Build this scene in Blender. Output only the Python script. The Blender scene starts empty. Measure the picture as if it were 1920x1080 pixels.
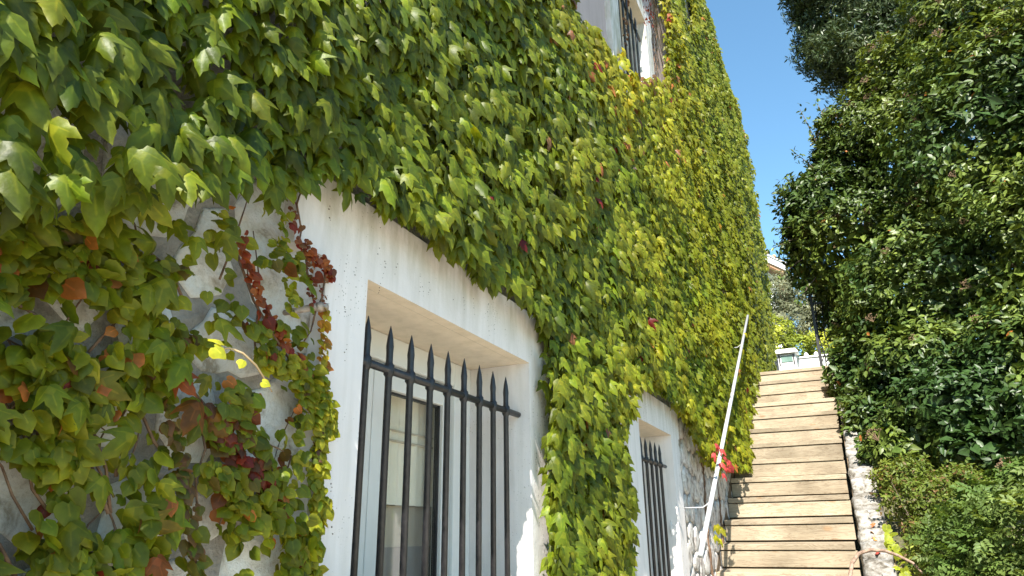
import bpy, bmesh, math, random
import numpy as np
from mathutils import Matrix, Vector, noise as mn

random.seed(7); rng = np.random.default_rng(7)
R = math.radians
scene = bpy.context.scene
col = scene.collection

# ------------------------------------------------------------------ camera
PITCH, ROLL, YAW, FPX = R(19.4725), R(-.7202), R(24.5072), 1309.46
Fv = Vector((-math.sin(YAW)*math.cos(PITCH), math.cos(YAW)*math.cos(PITCH), math.sin(PITCH)))
_r = Vector((math.cos(YAW), math.sin(YAW), 0)); _u = _r.cross(Fv)
Rv = _r*math.cos(ROLL)+_u*math.sin(ROLL); Uv = -_r*math.sin(ROLL)+_u*math.cos(ROLL)
cam = bpy.data.cameras.new('camera'); camo = bpy.data.objects.new('camera', cam); col.objects.link(camo)
camo.matrix_world = Matrix(((Rv.x, Uv.x, -Fv.x, 0), (Rv.y, Uv.y, -Fv.y, 0), (Rv.z, Uv.z, -Fv.z, 0), (0, 0, 0, 1)))
cam.sensor_width = 36; cam.lens = 36*FPX/1920; cam.clip_start = .02; cam.clip_end = 2000
scene.camera = camo
# ------------------------------------------------------------------ light
SUN_EL, SUN_AZ = R(46), R(12.5)          # azimuth measured from -Y towards +X
S = Vector((math.sin(SUN_AZ)*math.cos(SUN_EL), -math.cos(SUN_AZ)*math.cos(SUN_EL), math.sin(SUN_EL)))
world = bpy.data.worlds.new('World'); scene.world = world; world.use_nodes = True
wn = world.node_tree; bg = wn.nodes['Background']
sky = wn.nodes.new('ShaderNodeTexSky'); sky.sky_type = 'NISHITA'; sky.sun_disc = False
sky.sun_elevation = SUN_EL; sky.sun_rotation = math.atan2(S.x, S.y)
sky.air_density = 1.0; sky.dust_density = .3; sky.ozone_density = 1.0
tint = wn.nodes.new('ShaderNodeVectorMath'); tint.operation = 'MULTIPLY'; tint.inputs[1].default_value = (.74, 1.0, 1.0)
wn.links.new(sky.outputs[0], tint.inputs[0]); wn.links.new(tint.outputs[0], bg.inputs[0]); bg.inputs[1].default_value = .115
sl = bpy.data.lights.new('sun', 'SUN'); sl.energy = 5.0; sl.angle = R(.53); sl.color = (1, .94, .84)
so = bpy.data.objects.new('sun', sl); col.objects.link(so); so.rotation_euler = S.to_track_quat('Z', 'Y').to_euler(); so.location = (0, 0, 20)
scene.view_settings.view_transform = 'Standard'; scene.view_settings.look = 'None'
scene.view_settings.gamma = 1; scene.view_settings.use_curve_mapping = False
scene.view_settings.exposure = 1.42
scene.cycles.max_bounces = 8; scene.cycles.transparent_max_bounces = 8

# ------------------------------------------------------------------ helpers
def at(u, v, x):                       # the point of the plane X = x seen at a photo pixel
    d = Fv*FPX+Rv*(u-960)-Uv*(v-540)
    return d*(x/d.x)
def aty(u, v, y):
    d = Fv*FPX+Rv*(u-960)-Uv*(v-540)
    return d*(y/d.y)
def wyz(u, v, x=-.94):
    p = at(u, v, x); return (p.y, p.z)
_Fa, _Ra, _Ua = (np.array(v) for v in (Fv, Rv, Uv))
def inview(P, m=260):
    z = P@_Fa; zz = np.maximum(z, .01)
    return (z > .1) & (np.abs(P@_Ra/zz*FPX) < 960+m) & (np.abs(P@_Ua/zz*FPX) < 540+m)
def inpoly(pts, y, z):
    y = np.asarray(y); z = np.asarray(z); r = np.zeros(y.shape, bool); n = len(pts)
    for i in range(n):
        y1, z1 = pts[i]; y2, z2 = pts[(i+1) % n]
        c = ((z1 > z) != (z2 > z))
        if abs(z2-z1) < 1e-9: continue
        r ^= c & (y < (y2-y1)*(z-z1)/(z2-z1)+y1)
    return r
def nz(P, s, seed=0.):                 # smooth noise at many points
    return np.array([mn.noise((p[0]*s+seed, p[1]*s, p[2]*s)) for p in P])

def tag(o, label=None, cat=None, group=None, kind=None):
    for k, v in (('label', label), ('category', cat), ('group', group), ('kind', kind)):
        if v: o[k] = v
    return o
def empty(name, loc, label, cat, group=None):
    o = bpy.data.objects.new(name, None); col.objects.link(o); o.location = loc; o.empty_display_size = .1
    return tag(o, label, cat, group)
def link(name, me, parent=None, mats=None):
    o = bpy.data.objects.new(name, me); col.objects.link(o)
    if mats is not None and not me.materials: me.materials.append(mats)
    if parent is not None:
        o.parent = parent
        p = Vector((0, 0, 0)); q = parent
        while q: p = p+q.location; q = q.parent
        o.location = -p
    return o
class MB:                              # collects shapes for one mesh
    def __init__(s): s.v = []; s.f = []
    def add(s, v, f):
        b = len(s.v); s.v += [tuple(p) for p in v]; s.f += [tuple(i+b for i in q) for q in f]
    def box(s, x0, x1, y0, y1, z0, z1, M=None):
        v = [Vector((x, y, z)) for x in (x0, x1) for y in (y0, y1) for z in (z0, z1)]
        if M is not None: v = [M@p for p in v]
        s.add(v, [(0, 1, 3, 2), (4, 6, 7, 5), (0, 4, 5, 1), (2, 3, 7, 6), (0, 2, 6, 4), (1, 5, 7, 3)])
    def tube(s, pts, rad, n=6, cap=True):
        pts = [Vector(p) for p in pts]
        if not hasattr(rad, '__len__'): rad = [rad]*len(pts)
        b = len(s.v); up = Vector((.13, .2, .97))
        for i, p in enumerate(pts):
            t = (pts[min(i+1, len(pts)-1)]-pts[max(i-1, 0)]).normalized()
            a = t.cross(up)
            if a.length < .2: a = t.cross(Vector((1, 0, 0)))
            a.normalize(); c = t.cross(a)
            for k in range(n):
                w = 2*math.pi*k/n; s.v.append(tuple(p+(a*math.cos(w)+c*math.sin(w))*rad[i]))
        for i in range(len(pts)-1):
            for k in range(n):
                k2 = (k+1) % n; s.f.append((b+i*n+k, b+i*n+k2, b+(i+1)*n+k2, b+(i+1)*n+k))
        if cap:
            s.f.append(tuple(b+k for k in range(n))); s.f.append(tuple(b+(len(pts)-1)*n+k for k in reversed(range(n))))
    def mesh(s, name, smooth=False, bevel=0):
        me = bpy.data.meshes.new(name); me.from_pydata(s.v, [], s.f); 
        bm = bmesh.new(); bm.from_mesh(me); bmesh.ops.recalc_face_normals(bm, faces=bm.faces)
        if bevel: bmesh.ops.bevel(bm, geom=[e for e in bm.edges if e.calc_face_angle(0) > .5], offset=bevel, segments=2, affect='EDGES', profile=.5)
        if smooth:
            for f in bm.faces: f.smooth = True
        bm.to_mesh(me); bm.free(); return me
    def build(s, name, mat, parent=None, smooth=False, bevel=0):
        return link(name, s.mesh(name, smooth, bevel), parent, mat)

# ------------------------------------------------------------------ materials
def newmat(name):
    m = bpy.data.materials.new(name); m.use_nodes = True; nt = m.node_tree
    return m, nt, nt.nodes['Principled BSDF']
def nd(nt, t, **k):
    n = nt.nodes.new('ShaderNode'+t)
    for a, b in k.items(): setattr(n, a, b)
    return n
def ramp(nt, src, stops):
    r = nd(nt, 'ValToRGB'); el = r.color_ramp.elements
    while len(el) < len(stops): el.new(.5)
    for e, (p, c) in zip(el, stops): e.position = p; e.color = (*c, 1) if len(c) == 3 else c
    nt.links.new(src, r.inputs[0]); return r
def noise_tex(nt, scale, detail=5, rough=.55, vec=None, dist=0):
    n = nd(nt, 'TexNoise'); n.inputs['Scale'].default_value = scale; n.inputs['Detail'].default_value = detail
    n.inputs['Roughness'].default_value = rough; n.inputs['Distortion'].default_value = dist
    if vec is not None: nt.links.new(vec, n.inputs['Vector'])
    return n
def bump(nt, b, src, st, dist, prev=None):
    n = nd(nt, 'Bump'); n.inputs['Strength'].default_value = st; n.inputs['Distance'].default_value = dist
    nt.links.new(src, n.inputs['Height'])
    if prev is not None: nt.links.new(prev.outputs[0], n.inputs['Normal'])
    nt.links.new(n.outputs[0], b.inputs['Normal']); return n
def simple(name, c1, c2=None, scale=20, rough=.7, bs=.3, bd=.003, pos=(.35, .65), spec=.4, metal=0):
    m, nt, b = newmat(name); g = nd(nt, 'NewGeometry'); v = g.outputs['Position']
    n = noise_tex(nt, scale, 6, .6, v)
    r = ramp(nt, n.outputs['Fac'], [(pos[0], c1), (pos[1], c2 or c1)])
    nt.links.new(r.outputs[0], b.inputs['Base Color'])
    b.inputs['Roughness'].default_value = rough; b.inputs['Specular IOR Level'].default_value = spec; b.inputs['Metallic'].default_value = metal
    n2 = noise_tex(nt, scale*4, 4, .6, v); bump(nt, b, n2.outputs['Fac'], bs, bd)
    return m
def leafmat(name, obj, trans=.35, rough=.45, spec=.25, yel=(.30, .34, .06), edge=.45, tint=(1.5, 1.35, .5)):
    m, nt, b = newmat(name); L = nt.links.new
    if obj:
        src = nd(nt, 'ObjectInfo').outputs['Color']
    else:
        src = nd(nt, 'Attribute', attribute_name='Col').outputs['Color']
    e = nd(nt, 'Attribute', attribute_name='edge').outputs['Fac']
    g = nd(nt, 'NewGeometry'); n = noise_tex(nt, 38, 3, .6, g.outputs['Position'])
    var = nd(nt, 'MapRange'); var.inputs[1].default_value = .3; var.inputs[2].default_value = .7; var.inputs[3].default_value = .72; var.inputs[4].default_value = 1.3
    L(n.outputs['Fac'], var.inputs[0])
    mul = nd(nt, 'VectorMath', operation='SCALE'); L(src, mul.inputs[0]); L(var.outputs[0], mul.inputs['Scale'])
    # paler margin
    pw = nd(nt, 'Math', operation='POWER'); L(e, pw.inputs[0]); pw.inputs[1].default_value = 3.0
    ps = nd(nt, 'Math', operation='MULTIPLY'); L(pw.outputs[0], ps.inputs[0]); ps.inputs[1].default_value = edge
    mg = nd(nt, 'VectorMath', operation='MULTIPLY'); L(mul.outputs[0], mg.inputs[0]); mg.inputs[1].default_value = (1.7, 1.35, 1.1)
    mx = nd(nt, 'Mix', data_type='RGBA'); L(ps.outputs[0], mx.inputs[0]); L(mul.outputs[0], mx.inputs[6]); L(mg.outputs[0], mx.inputs[7])
    # rib
    rb = nd(nt, 'MapRange'); rb.inputs[1].default_value = .02; rb.inputs[2].default_value = .16; rb.inputs[3].default_value = .6; rb.inputs[4].default_value = 0
    L(e, rb.inputs[0])
    mr = nd(nt, 'VectorMath', operation='MULTIPLY'); L(mul.outputs[0], mr.inputs[0]); mr.inputs[1].default_value = (2.0, 1.6, 1.6)
    mx2 = nd(nt, 'Mix', data_type='RGBA'); L(rb.outputs[0], mx2.inputs[0]); L(mx.outputs[2], mx2.inputs[6]); L(mr.outputs[0], mx2.inputs[7])
    L(mx2.outputs[2], b.inputs['Base Color'])
    b.inputs['Roughness'].default_value = rough; b.inputs['Specular IOR Level'].default_value = spec
    tr = nd(nt, 'BsdfTranslucent'); tm = nd(nt, 'VectorMath', operation='MULTIPLY'); L(mx2.outputs[2], tm.inputs[0]); tm.inputs[1].default_value = tint
    L(tm.outputs[0], tr.inputs[0])
    n2 = noise_tex(nt, 160, 2, .5, g.outputs['Position']); bump(nt, b, n2.outputs['Fac'], .25, .002)
    ms = nd(nt, 'MixShader'); ms.inputs[0].default_value = trans
    L(b.outputs[0], ms.inputs[1]); L(tr.outputs[0], ms.inputs[2]); L(ms.outputs[0], nt.nodes['Material Output'].inputs[0])
    return m
M_IVY_O = leafmat('ivy_leaf_single', True, trans=.34, tint=(2.6, 2.2, .8)); M_IVY = leafmat('ivy_leaf_mass', False, trans=.34, tint=(2.6, 2.2, .8))
M_VIB_O = leafmat('laurel_leaf_single', True, trans=.15, rough=.42, spec=.35, edge=.15); M_VIB = leafmat('laurel_leaf_mass', False, trans=.15, rough=.42, spec=.35, edge=.15)
M_SOFT_O = leafmat('soft_leaf_single', True, trans=.3, rough=.55, spec=.3); M_SOFT = leafmat('soft_leaf_mass', False, trans=.3, rough=.55, spec=.3)
M_STEM = simple('woody_stem', (.09, .05, .03), (.20, .12, .07), 60, .8)
M_BARK = simple('bark', (.07, .05, .035), (.16, .12, .09), 14, .9, .6, .02)
M_IRON = simple('black_iron', (.010, .010, .013), (.028, .026, .028), 60, .42, .35, .002, spec=.5)
M_PVC = simple('white_joinery', (.70, .70, .68), (.78, .78, .76), 3, .35, .05, .001)
M_CURT = simple('net_curtain', (.84, .78, .66), (.90, .86, .76), 6, .9, .2, .004)
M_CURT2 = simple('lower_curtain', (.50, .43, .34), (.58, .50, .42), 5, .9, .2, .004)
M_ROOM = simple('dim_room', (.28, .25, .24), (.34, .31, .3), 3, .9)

def plaster(name, c, speck=True, warm=(.60, .50, .42)):
    m, nt, b = newmat(name); L = nt.links.new; g = nd(nt, 'NewGeometry'); P = g.outputs['Position']
    n = noise_tex(nt, 2.6, 6, .6, P); r = ramp(nt, n.outputs['Fac'], [(.3, tuple(k*.90 for k in c)), (.6, c)])
    out = r.outputs[0]
    # rain streaks
    mp = nd(nt, 'Mapping'); L(P, mp.inputs[0]); mp.inputs['Scale'].default_value = (14, 14, 1.2)
    n3 = noise_tex(nt, 1.5, 5, .6, mp.outputs[0]); r3 = ramp(nt, n3.outputs['Fac'], [(.36, (.74, .74, .70)), (.56, (1, 1, 1))])
    mx = nd(nt, 'Mix', data_type='RGBA', blend_type='MULTIPLY'); mx.inputs[0].default_value = .42; L(out, mx.inputs[6]); L(r3.outputs[0], mx.inputs[7]); out = mx.outputs[2]
    if speck:
        sx = nd(nt, 'SeparateXYZ'); L(P, sx.inputs[0]); zr = nd(nt, 'MapRange'); zr.inputs[1].default_value = .60; zr.inputs[2].default_value = .84; L(sx.outputs[2], zr.inputs[0])
        mps = nd(nt, 'Mapping'); L(P, mps.inputs[0]); mps.inputs['Scale'].default_value = (10, 10, 2.2); ns = noise_tex(nt, 1.3, 5, .65, mps.outputs[0])
        rs_ = ramp(nt, ns.outputs['Fac'], [(.42, (0, 0, 0)), (.66, (1, 1, 1))]); fs = nd(nt, 'Math', operation='MULTIPLY'); L(zr.outputs[0], fs.inputs[0]); L(rs_.outputs[0], fs.inputs[1])
        mxs = nd(nt, 'Mix', data_type='RGBA'); L(fs.outputs[0], mxs.inputs[0]); L(out, mxs.inputs[6]); mxs.inputs[7].default_value = (.36, .34, .25, 1); out = mxs.outputs[2]
        vo = nd(nt, 'TexVoronoi'); vo.inputs['Scale'].default_value = 95; L(P, vo.inputs['Vector'])
        n4 = noise_tex(nt, 5, 3, .5, P)
        th = nd(nt, 'Math', operation='MULTIPLY_ADD'); L(n4.outputs['Fac'], th.inputs[0]); th.inputs[1].default_value = .62; th.inputs[2].default_value = -.24
        lt = nd(nt, 'Math', operation='LESS_THAN'); L(vo.outputs['Distance'], lt.inputs[0]); L(th.outputs[0], lt.inputs[1])
        mx2 = nd(nt, 'Mix', data_type='RGBA'); fm = nd(nt, 'Math', operation='MULTIPLY'); L(lt.outputs[0], fm.inputs[0]); fm.inputs[1].default_value = .55
        L(fm.outputs[0], mx2.inputs[0]); L(out, mx2.inputs[6]); mx2.inputs[7].default_value = (.22, .20, .17, 1); out = mx2.outputs[2]
    L(out, b.inputs['Base Color']); b.inputs['Roughness'].default_value = .85; b.inputs['Specular IOR Level'].default_value = .25
    n2 = noise_tex(nt, 70, 5, .65, P); bb = bump(nt, b, n2.outputs['Fac'], .35, .003)
    n5 = noise_tex(nt, 7, 3, .5, P); bump(nt, b, n5.outputs['Fac'], .35, .015, bb)
    return m
M_PLAST = plaster('white_plaster_surround', (.78, .735, .72))
M_PINK = plaster('pale_pink_render', (.56, .45, .44), False)
M_MORTAR = simple('grey_mortar', (.22, .20, .18), (.36, .34, .31), 22, .95, .8, .01)
M_SOFF = plaster('soffit_bounce_tint', (.72, .62, .50), False)  # warm bounce light on the soffit put into its cream colour

def stonemat(name, a, b_, dirt):
    m, nt, b = newmat(name); L = nt.links.new; g = nd(nt, 'NewGeometry'); P = g.outputs['Position']
    n = noise_tex(nt, 16, 8, .68, P, .4); r = ramp(nt, n.outputs['Fac'], [(.36, dirt), (.47, b_), (.6, a)])
    oi = nd(nt, 'ObjectInfo'); mr = nd(nt, 'MapRange'); mr.inputs[3].default_value = .8; mr.inputs[4].default_value = 1.06; L(oi.outputs['Random'], mr.inputs[0])
    sc = nd(nt, 'VectorMath', operation='SCALE'); L(r.outputs[0], sc.inputs[0]); L(mr.outputs[0], sc.inputs['Scale'])
    L(sc.outputs[0], b.inputs['Base Color']); b.inputs['Roughness'].default_value = .92; b.inputs['Specular IOR Level'].default_value = .2
    n2 = noise_tex(nt, 38, 9, .7, P); bb = bump(nt, b, n2.outputs['Fac'], .9, .014)
    return m
M_STONE = stonemat('whitewashed_stone', (.84, .84, .83), (.74, .71, .66), (.40, .35, .28))
M_STONE2 = stonemat('weathered_stone', (.74, .72, .69), (.52, .48, .45), (.24, .21, .19))
M_KERB = stonemat('limewashed_kerb', (.38, .37, .355), (.25, .23, .20), (.11, .095, .075))

def woodmat():
    m, nt, b = newmat('bare_pine_boards'); L = nt.links.new
    tc = nd(nt, 'TexCoord'); oi = nd(nt, 'ObjectInfo')
    cm = nd(nt, 'CombineXYZ'); ml = nd(nt, 'Math', operation='MULTIPLY'); L(oi.outputs['Random'], ml.inputs[0]); ml.inputs[1].default_value = 37
    for i in range(3): L(ml.outputs[0], cm.inputs[i])
    ad = nd(nt, 'VectorMath', operation='ADD'); L(tc.outputs['Object'], ad.inputs[0]); L(cm.outputs[0], ad.inputs[1])
    mp = nd(nt, 'Mapping'); mp.inputs['Scale'].default_value = (1.6, 16, 16); L(ad.outputs[0], mp.inputs[0])
    n = noise_tex(nt, 1.4, 5, .6, mp.outputs[0], 1.6)
    w = nd(nt, 'Math', operation='FRACT'); k = nd(nt, 'Math', operation='MULTIPLY'); L(n.outputs['Fac'], k.inputs[0]); k.inputs[1].default_value = 7; L(k.outputs[0], w.inputs[0])
    r = ramp(nt, w.outputs[0], [(0, (.25, .195, .135)), (.35, (.385, .328, .24)), (.85, (.355, .295, .21)), (1, (.25, .195, .135))])
    n2 = noise_tex(nt, 2.2, 4, .5, ad.outputs[0]); r2 = ramp(nt, n2.outputs['Fac'], [(.32, (.60, .57, .53)), (.6, (1.06, 1.04, 1.02))])
    mx = nd(nt, 'Mix', data_type='RGBA', blend_type='MULTIPLY'); mx.inputs[0].default_value = 1; L(r.outputs[0], mx.inputs[6]); L(r2.outputs[0], mx.inputs[7])
    # knots
    mk = nd(nt, 'Mapping'); mk.inputs['Scale'].default_value = (3.4, 6, 6); L(ad.outputs[0], mk.inputs[0])
    vo = nd(nt, 'TexVoronoi'); vo.inputs['Scale'].default_value = 1; L(mk.outputs[0], vo.inputs['Vector'])
    rk = ramp(nt, vo.outputs['Distance'], [(.07, (1, 1, 1)), (.16, (0, 0, 0))])
    mk2 = nd(nt, 'Mix', data_type='RGBA'); fk = nd(nt, 'Math', operation='MULTIPLY'); L(rk.outputs[0], fk.inputs[0]); fk.inputs[1].default_value = .6
    L(fk.outputs[0], mk2.inputs[0]); L(mx.outputs[2], mk2.inputs[6]); mk2.inputs[7].default_value = (.26, .15, .07, 1)
    mr = nd(nt, 'MapRange'); mr.inputs[3].default_value = .74; mr.inputs[4].default_value = 1.06; L(oi.outputs['Random'], mr.inputs[0])
    sc = nd(nt, 'VectorMath', operation='SCALE'); L(mk2.outputs[2], sc.inputs[0]); L(mr.outputs[0], sc.inputs['Scale'])
    L(sc.outputs[0], b.inputs['Base Color']); b.inputs['Roughness'].default_value = .7; b.inputs['Specular IOR Level'].default_value = .3
    bump(nt, b, w.outputs[0], .15, .002)
    return m
M_WOOD = woodmat()
M_DARKWOOD = simple('dark_stringer_wood', (.10, .07, .045), (.18, .13, .08), 12, .8)
M_SOIL = simple('dry_soil', (.06, .07, .03), (.16, .13, .08), 6, .95, .8, .03)
M_RAIL = simple('white_painted_pipe', (.42, .43, .45), (.30, .30, .29), 26, .5, .2, .002, (.5, .78))
def glassmat():
    m, nt, b = newmat('window_glass'); L = nt.links.new; nt.nodes.remove(b)
    t = nd(nt, 'BsdfTransparent'); t.inputs[0].default_value = (.98, .98, .96, 1); g = nd(nt, 'BsdfGlossy'); g.inputs['Roughness'].default_value = .02
    f = nd(nt, 'LayerWeight'); f.inputs[0].default_value = .5; ms = nd(nt, 'MixShader'); pw_ = nd(nt, 'Math', operation='POWER'); L(f.outputs['Facing'], pw_.inputs[0]); pw_.inputs[1].default_value = 3
    ma = nd(nt, 'Math', operation='MULTIPLY_ADD'); L(pw_.outputs[0], ma.inputs[0]); ma.inputs[1].default_value = .3; ma.inputs[2].default_value = .03
    L(ma.outputs[0], ms.inputs[0]); L(t.outputs[0], ms.inputs[1]); L(g.outputs[0], ms.inputs[2]); L(ms.outputs[0], nt.nodes['Material Output'].inputs[0])
    return m
M_GLASS = glassmat()

# ------------------------------------------------------------------ leaves
def tpl_ivy(k=0, far=False, simple_=False):
    rr = random.Random(100+k)
    if simple_:   # small round leaf, three blunt teeth
        half = [(.16, -.14), (.38, -.10), (.53, .12), (.50, .38), (.36, .58), (.20, .74)]
        rib = [(0, 0), (0, .45), (0, .92)]
        V = [(x, y, 0, 0.) for x, y in rib]; V[2] = (0, .92, 0, 1.)
        for s in (1, -1): V += [(x*s*(1+rr.uniform(-.1, .1)), y+rr.uniform(-.03, .03), 0, 1.) for x, y in half]
        T = []
        for s, b in ((1, 3), (-1, 9)):
            t = [(0, b, b+1), (0, b+1, 1), (b+1, b+2, 1), (b+2, b+3, 1), (b+3, b+4, 1), (b+4, b+5, 1), (b+5, 2, 1)]
            T += [q if s == 1 else q[::-1] for q in t]
    elif far:
        half = [(.36, -.10), (.72, .58), (.28, .48), (.23, .82)]
        V = [(0, 0, 0, 0), (0, .45, 0, 0), (0, 1.2, 0, 1)]
        for s in (1, -1): V += [(x*s*(1+rr.uniform(-.12, .12)), y+rr.uniform(-.04, .04), 0, 1.) for x, y in half]
        T = []
        for s, b in ((1, 3), (-1, 7)):
            t = [(0, b, 1), (b, b+1, b+2), (b, b+2, 1), (b+2, b+3, 1), (b+3, 2, 1)]
            T += [q if s == 1 else q[::-1] for q in t]
    else:
        # 0 P, 1 M1, 2 M2, 3 T ; half: N1 N2 N3 S1 S1b L S2 SIN S3 S3b S4 S5 R1 R2
        half = [(.09, -.08, 1), (.26, -.12, 1), (.41, -.01, 1), (.47, .15, 1), (.58, .27, 1), (.74, .60, 1), (.48, .51, 1), (.29, .47, 1), (.335, .62, 1), (.25, .74, 1), (.21, .90, 1), (.085, 1.05, 1), (.22, .15, 0), (.46, .34, 0)]
        V = [(0, 0, 0, 0), (0, .35, 0, 0), (0, .75, 0, 0), (0, 1.2, 0, 1)]
        for s in (1, -1): V += [(x*s*(1+rr.uniform(-.1, .1)), y+rr.uniform(-.03, .03), 0, float(e)) for x, y, e in half]
        T = []
        for s, b in ((1, 4), (-1, 18)):
            N1, N2, N3, S1, Sb, Lp, S2, SN, S3, S3b, S4, S5, R1, R2 = range(b, b+14)
            t = [(0, N1, R1), (N1, N2, R1), (N2, N3, R1), (N3, S1, R1), (R1, S1, R2), (S1, Sb, R2), (Sb, Lp, R2), (Lp, S2, R2), (S2, SN, R2), (R2, SN, R1), (0, R1, 1), (R1, SN, 1), (1, SN, 2), (SN, S3, 2), (S3, S3b, 2), (S3b, S4, 2), (S4, S5, 2), (S5, 3, 2)]
            T += [q if s == 1 else q[::-1] for q in t]
    V = np.array(V, float); x, y, e = V[:, 0], V[:, 1], V[:, 3]
    fold = rr.uniform(.08, .42); curl = rr.uniform(.12, .45); sk = rr.uniform(-.15, .15); sh = rr.uniform(-.08, .08)
    z = -fold*np.abs(x)-curl*(y-.15)**2*np.sign(y-.15)+sk*x*y-.22*x*x+e*np.array([rr.uniform(-.05, .05) for _ in x])+(1-e)*.045
    x = .88*x+sh*y*y
    return np.stack([x, y, z], 1), np.array(T), e.copy()
def tpl_oval(k=0, w=.24, fold=.35, rough=False):
    rr = random.Random(300+k)
    a = [(0, 0, 0), (0, .5, 0), (0, 1, 1)]
    V = [(p[0], p[1], 0, p[2]) for p in a]
    for s in (1, -1): V += [(w*s*.75, .22, 0, 1), (w*s, .52, 0, 1), (w*s*.55, .82, 0, 1)]
    T = []
    for s, b in ((1, 3), (-1, 6)):
        t = [(0, b, 1), (b, b+1, 1), (b+1, b+2, 1), (b+2, 2, 1)]; T += [q if s == 1 else q[::-1] for q in t]
    V = np.array(V, float); x, y, e = V.T[[0, 1, 3]]
    z = fold*np.abs(x)*rr.uniform(.3, 1.3)-rr.uniform(0, .3)*y*y+sum([rr.uniform(-.01, .01)])
    return np.stack([x+rr.uniform(-.1, .1)*y*y, y, z], 1), np.array(T), e.copy()
IVY = [tpl_ivy(k) for k in range(7)]; IVYF = [tpl_ivy(k, far=True) for k in range(4)]; IVYS = [tpl_ivy(k, simple_=True) for k in range(4)]
OVALF = [(np.array([(0, 0, 0), (.24, .45, .04), (0, 1, -.1), (-.24, .45, .04)]), np.array([(0, 1, 2), (0, 2, 3)]), np.array([0, .6, 1, .6]))]
OVAL = [tpl_oval(k) for k in range(5)]; SLIM = [tpl_oval(k, .13, .2) for k in range(4)]

def tri_mesh(name, V, T, E, C=None, mat=None, smooth=True):
    me = bpy.data.meshes.new(name); me.vertices.add(len(V)); me.vertices.foreach_set('co', np.ascontiguousarray(V, dtype=np.float32).ravel())
    me.loops.add(len(T)*3); me.loops.foreach_set('vertex_index', np.ascontiguousarray(T, dtype=np.int32).ravel())
    me.polygons.add(len(T)); me.polygons.foreach_set('loop_start', np.arange(len(T), dtype=np.int32)*3)
    if smooth: me.polygons.foreach_set('use_smooth', np.ones(len(T), bool))
    a = me.attributes.new('edge', 'FLOAT', 'POINT'); a.data.foreach_set('value', np.ascontiguousarray(E, dtype=np.float32))
    if C is not None:
        a = me.attributes.new('Col', 'FLOAT_COLOR', 'POINT'); c = np.ones((len(V), 4), np.float32); c[:, :3] = C; a.data.foreach_set('color', c.ravel())
    me.update(); me.validate()
    if mat: me.materials.append(mat)
    return me
def norm(a): return a/np.maximum(np.linalg.norm(a, axis=-1, keepdims=True), 1e-9)
def frames(down, out, roll=None):
    """down: tip directions, out: face normals wanted"""
    Y = norm(down); Z = norm(out-(out*Y).sum(1, keepdims=True)*Y); X = np.cross(Y, Z)
    if roll is not None:
        c, s = np.cos(roll)[:, None], np.sin(roll)[:, None]; X, Z = X*c+Z*s, Z*c-X*s
    return np.stack([X, Y, Z], 2)
_tm = {}
def leaf_plant(parent, P, B, size, C, tpls, mo, mm, nsingle, name='leaf', mass='leaf_mass', key=None, red_label=None):
    """nearest nsingle leaves become parts of their own, the rest one mass"""
    d = np.linalg.norm(P, axis=1)/np.maximum(size, 1e-4)
    vis = inview(P, 0)
    order = np.argsort(np.where(vis, d, d+1e6) if key is None else key)
    one, rest = order[:nsingle], order[nsingle:]
    ti = rng.integers(0, len(tpls), len(P))
    loc = np.array(parent.location)
    for i in one:
        k = (id(tpls), int(ti[i]), mo.name)
        if k not in _tm: _tm[k] = tri_mesh(name, tpls[ti[i]][0], tpls[ti[i]][1], tpls[ti[i]][2], None, mo)
        o = bpy.data.objects.new(name, _tm[k]); col.objects.link(o); o.parent = parent
        m = np.eye(4); m[:3, :3] = B[i]*size[i]; m[:3, 3] = P[i]-loc
        o.matrix_basis = Matrix(m.tolist()); o.color = (*[float(c) for c in C[i]], 1)
    if len(rest):
        Vs, Ts, Es, Cs = [], [], [], []; b = 0
        for t in range(len(tpls)):
            ii = rest[ti[rest] == t]
            if not len(ii): continue
            V, T, E = tpls[t]
            W = np.einsum('nij,vj->nvi', B[ii], V)*size[ii][:, None, None]+(P[ii]-loc)[:, None, :]
            Vs.append(W.reshape(-1, 3)); Ts.append((T[None]+(np.arange(len(ii))*len(V))[:, None, None]).reshape(-1, 3)+b); b += len(ii)*len(V)
            Es.append(np.tile(E, len(ii))); Cs.append(np.repeat(C[ii], len(V), 0))
        me = tri_mesh(mass, np.concatenate(Vs), np.concatenate(Ts), np.concatenate(Es), np.concatenate(Cs), mm)
        o = bpy.data.objects.new(mass, me); col.objects.link(o); o.parent = parent; o['kind'] = 'stuff'

# ================================================================== SETTING
def terr(x, y):
    if y < 3.6: z = -1.66
    elif y < 10.1: z = -.295+.582*(y-6.03)-.33
    elif y < 12: z = 1.75
    else: z = 1.75+(y-12)*.24 if y < 40 else 8.47+(y-40)*.1
    return z
xs = [-400, -150, -60, -30, -15, -8, -4, -2, -1, -.5, 0, .3, .8, 1.4, 2, 3, 4, 6, 9, 14, 25, 60, 150, 400]
ys = [-400, -150, -50, -20, -8, -3, 0, 2, 3.6, 4.5, 5.5, 6.5, 7.5, 8.5, 9.5, 10.1, 11, 12, 14, 17, 20, 25, 30, 40, 60, 100, 200, 400]
g = MB(); V = [(x, y, terr(x, y)+(.08*mn.noise((x*2, y*2, 0)) if .3 < x < 8 and y < 12 else 0)) for y in ys for x in xs]; n = len(xs)
g.add(V, [(j*n+i, j*n+i+1, (j+1)*n+i+1, (j+1)*n+i) for j in range(len(ys)-1) for i in range(n-1)])
tag(g.build('ground', M_SOIL, smooth=True), kind='structure')

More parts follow.
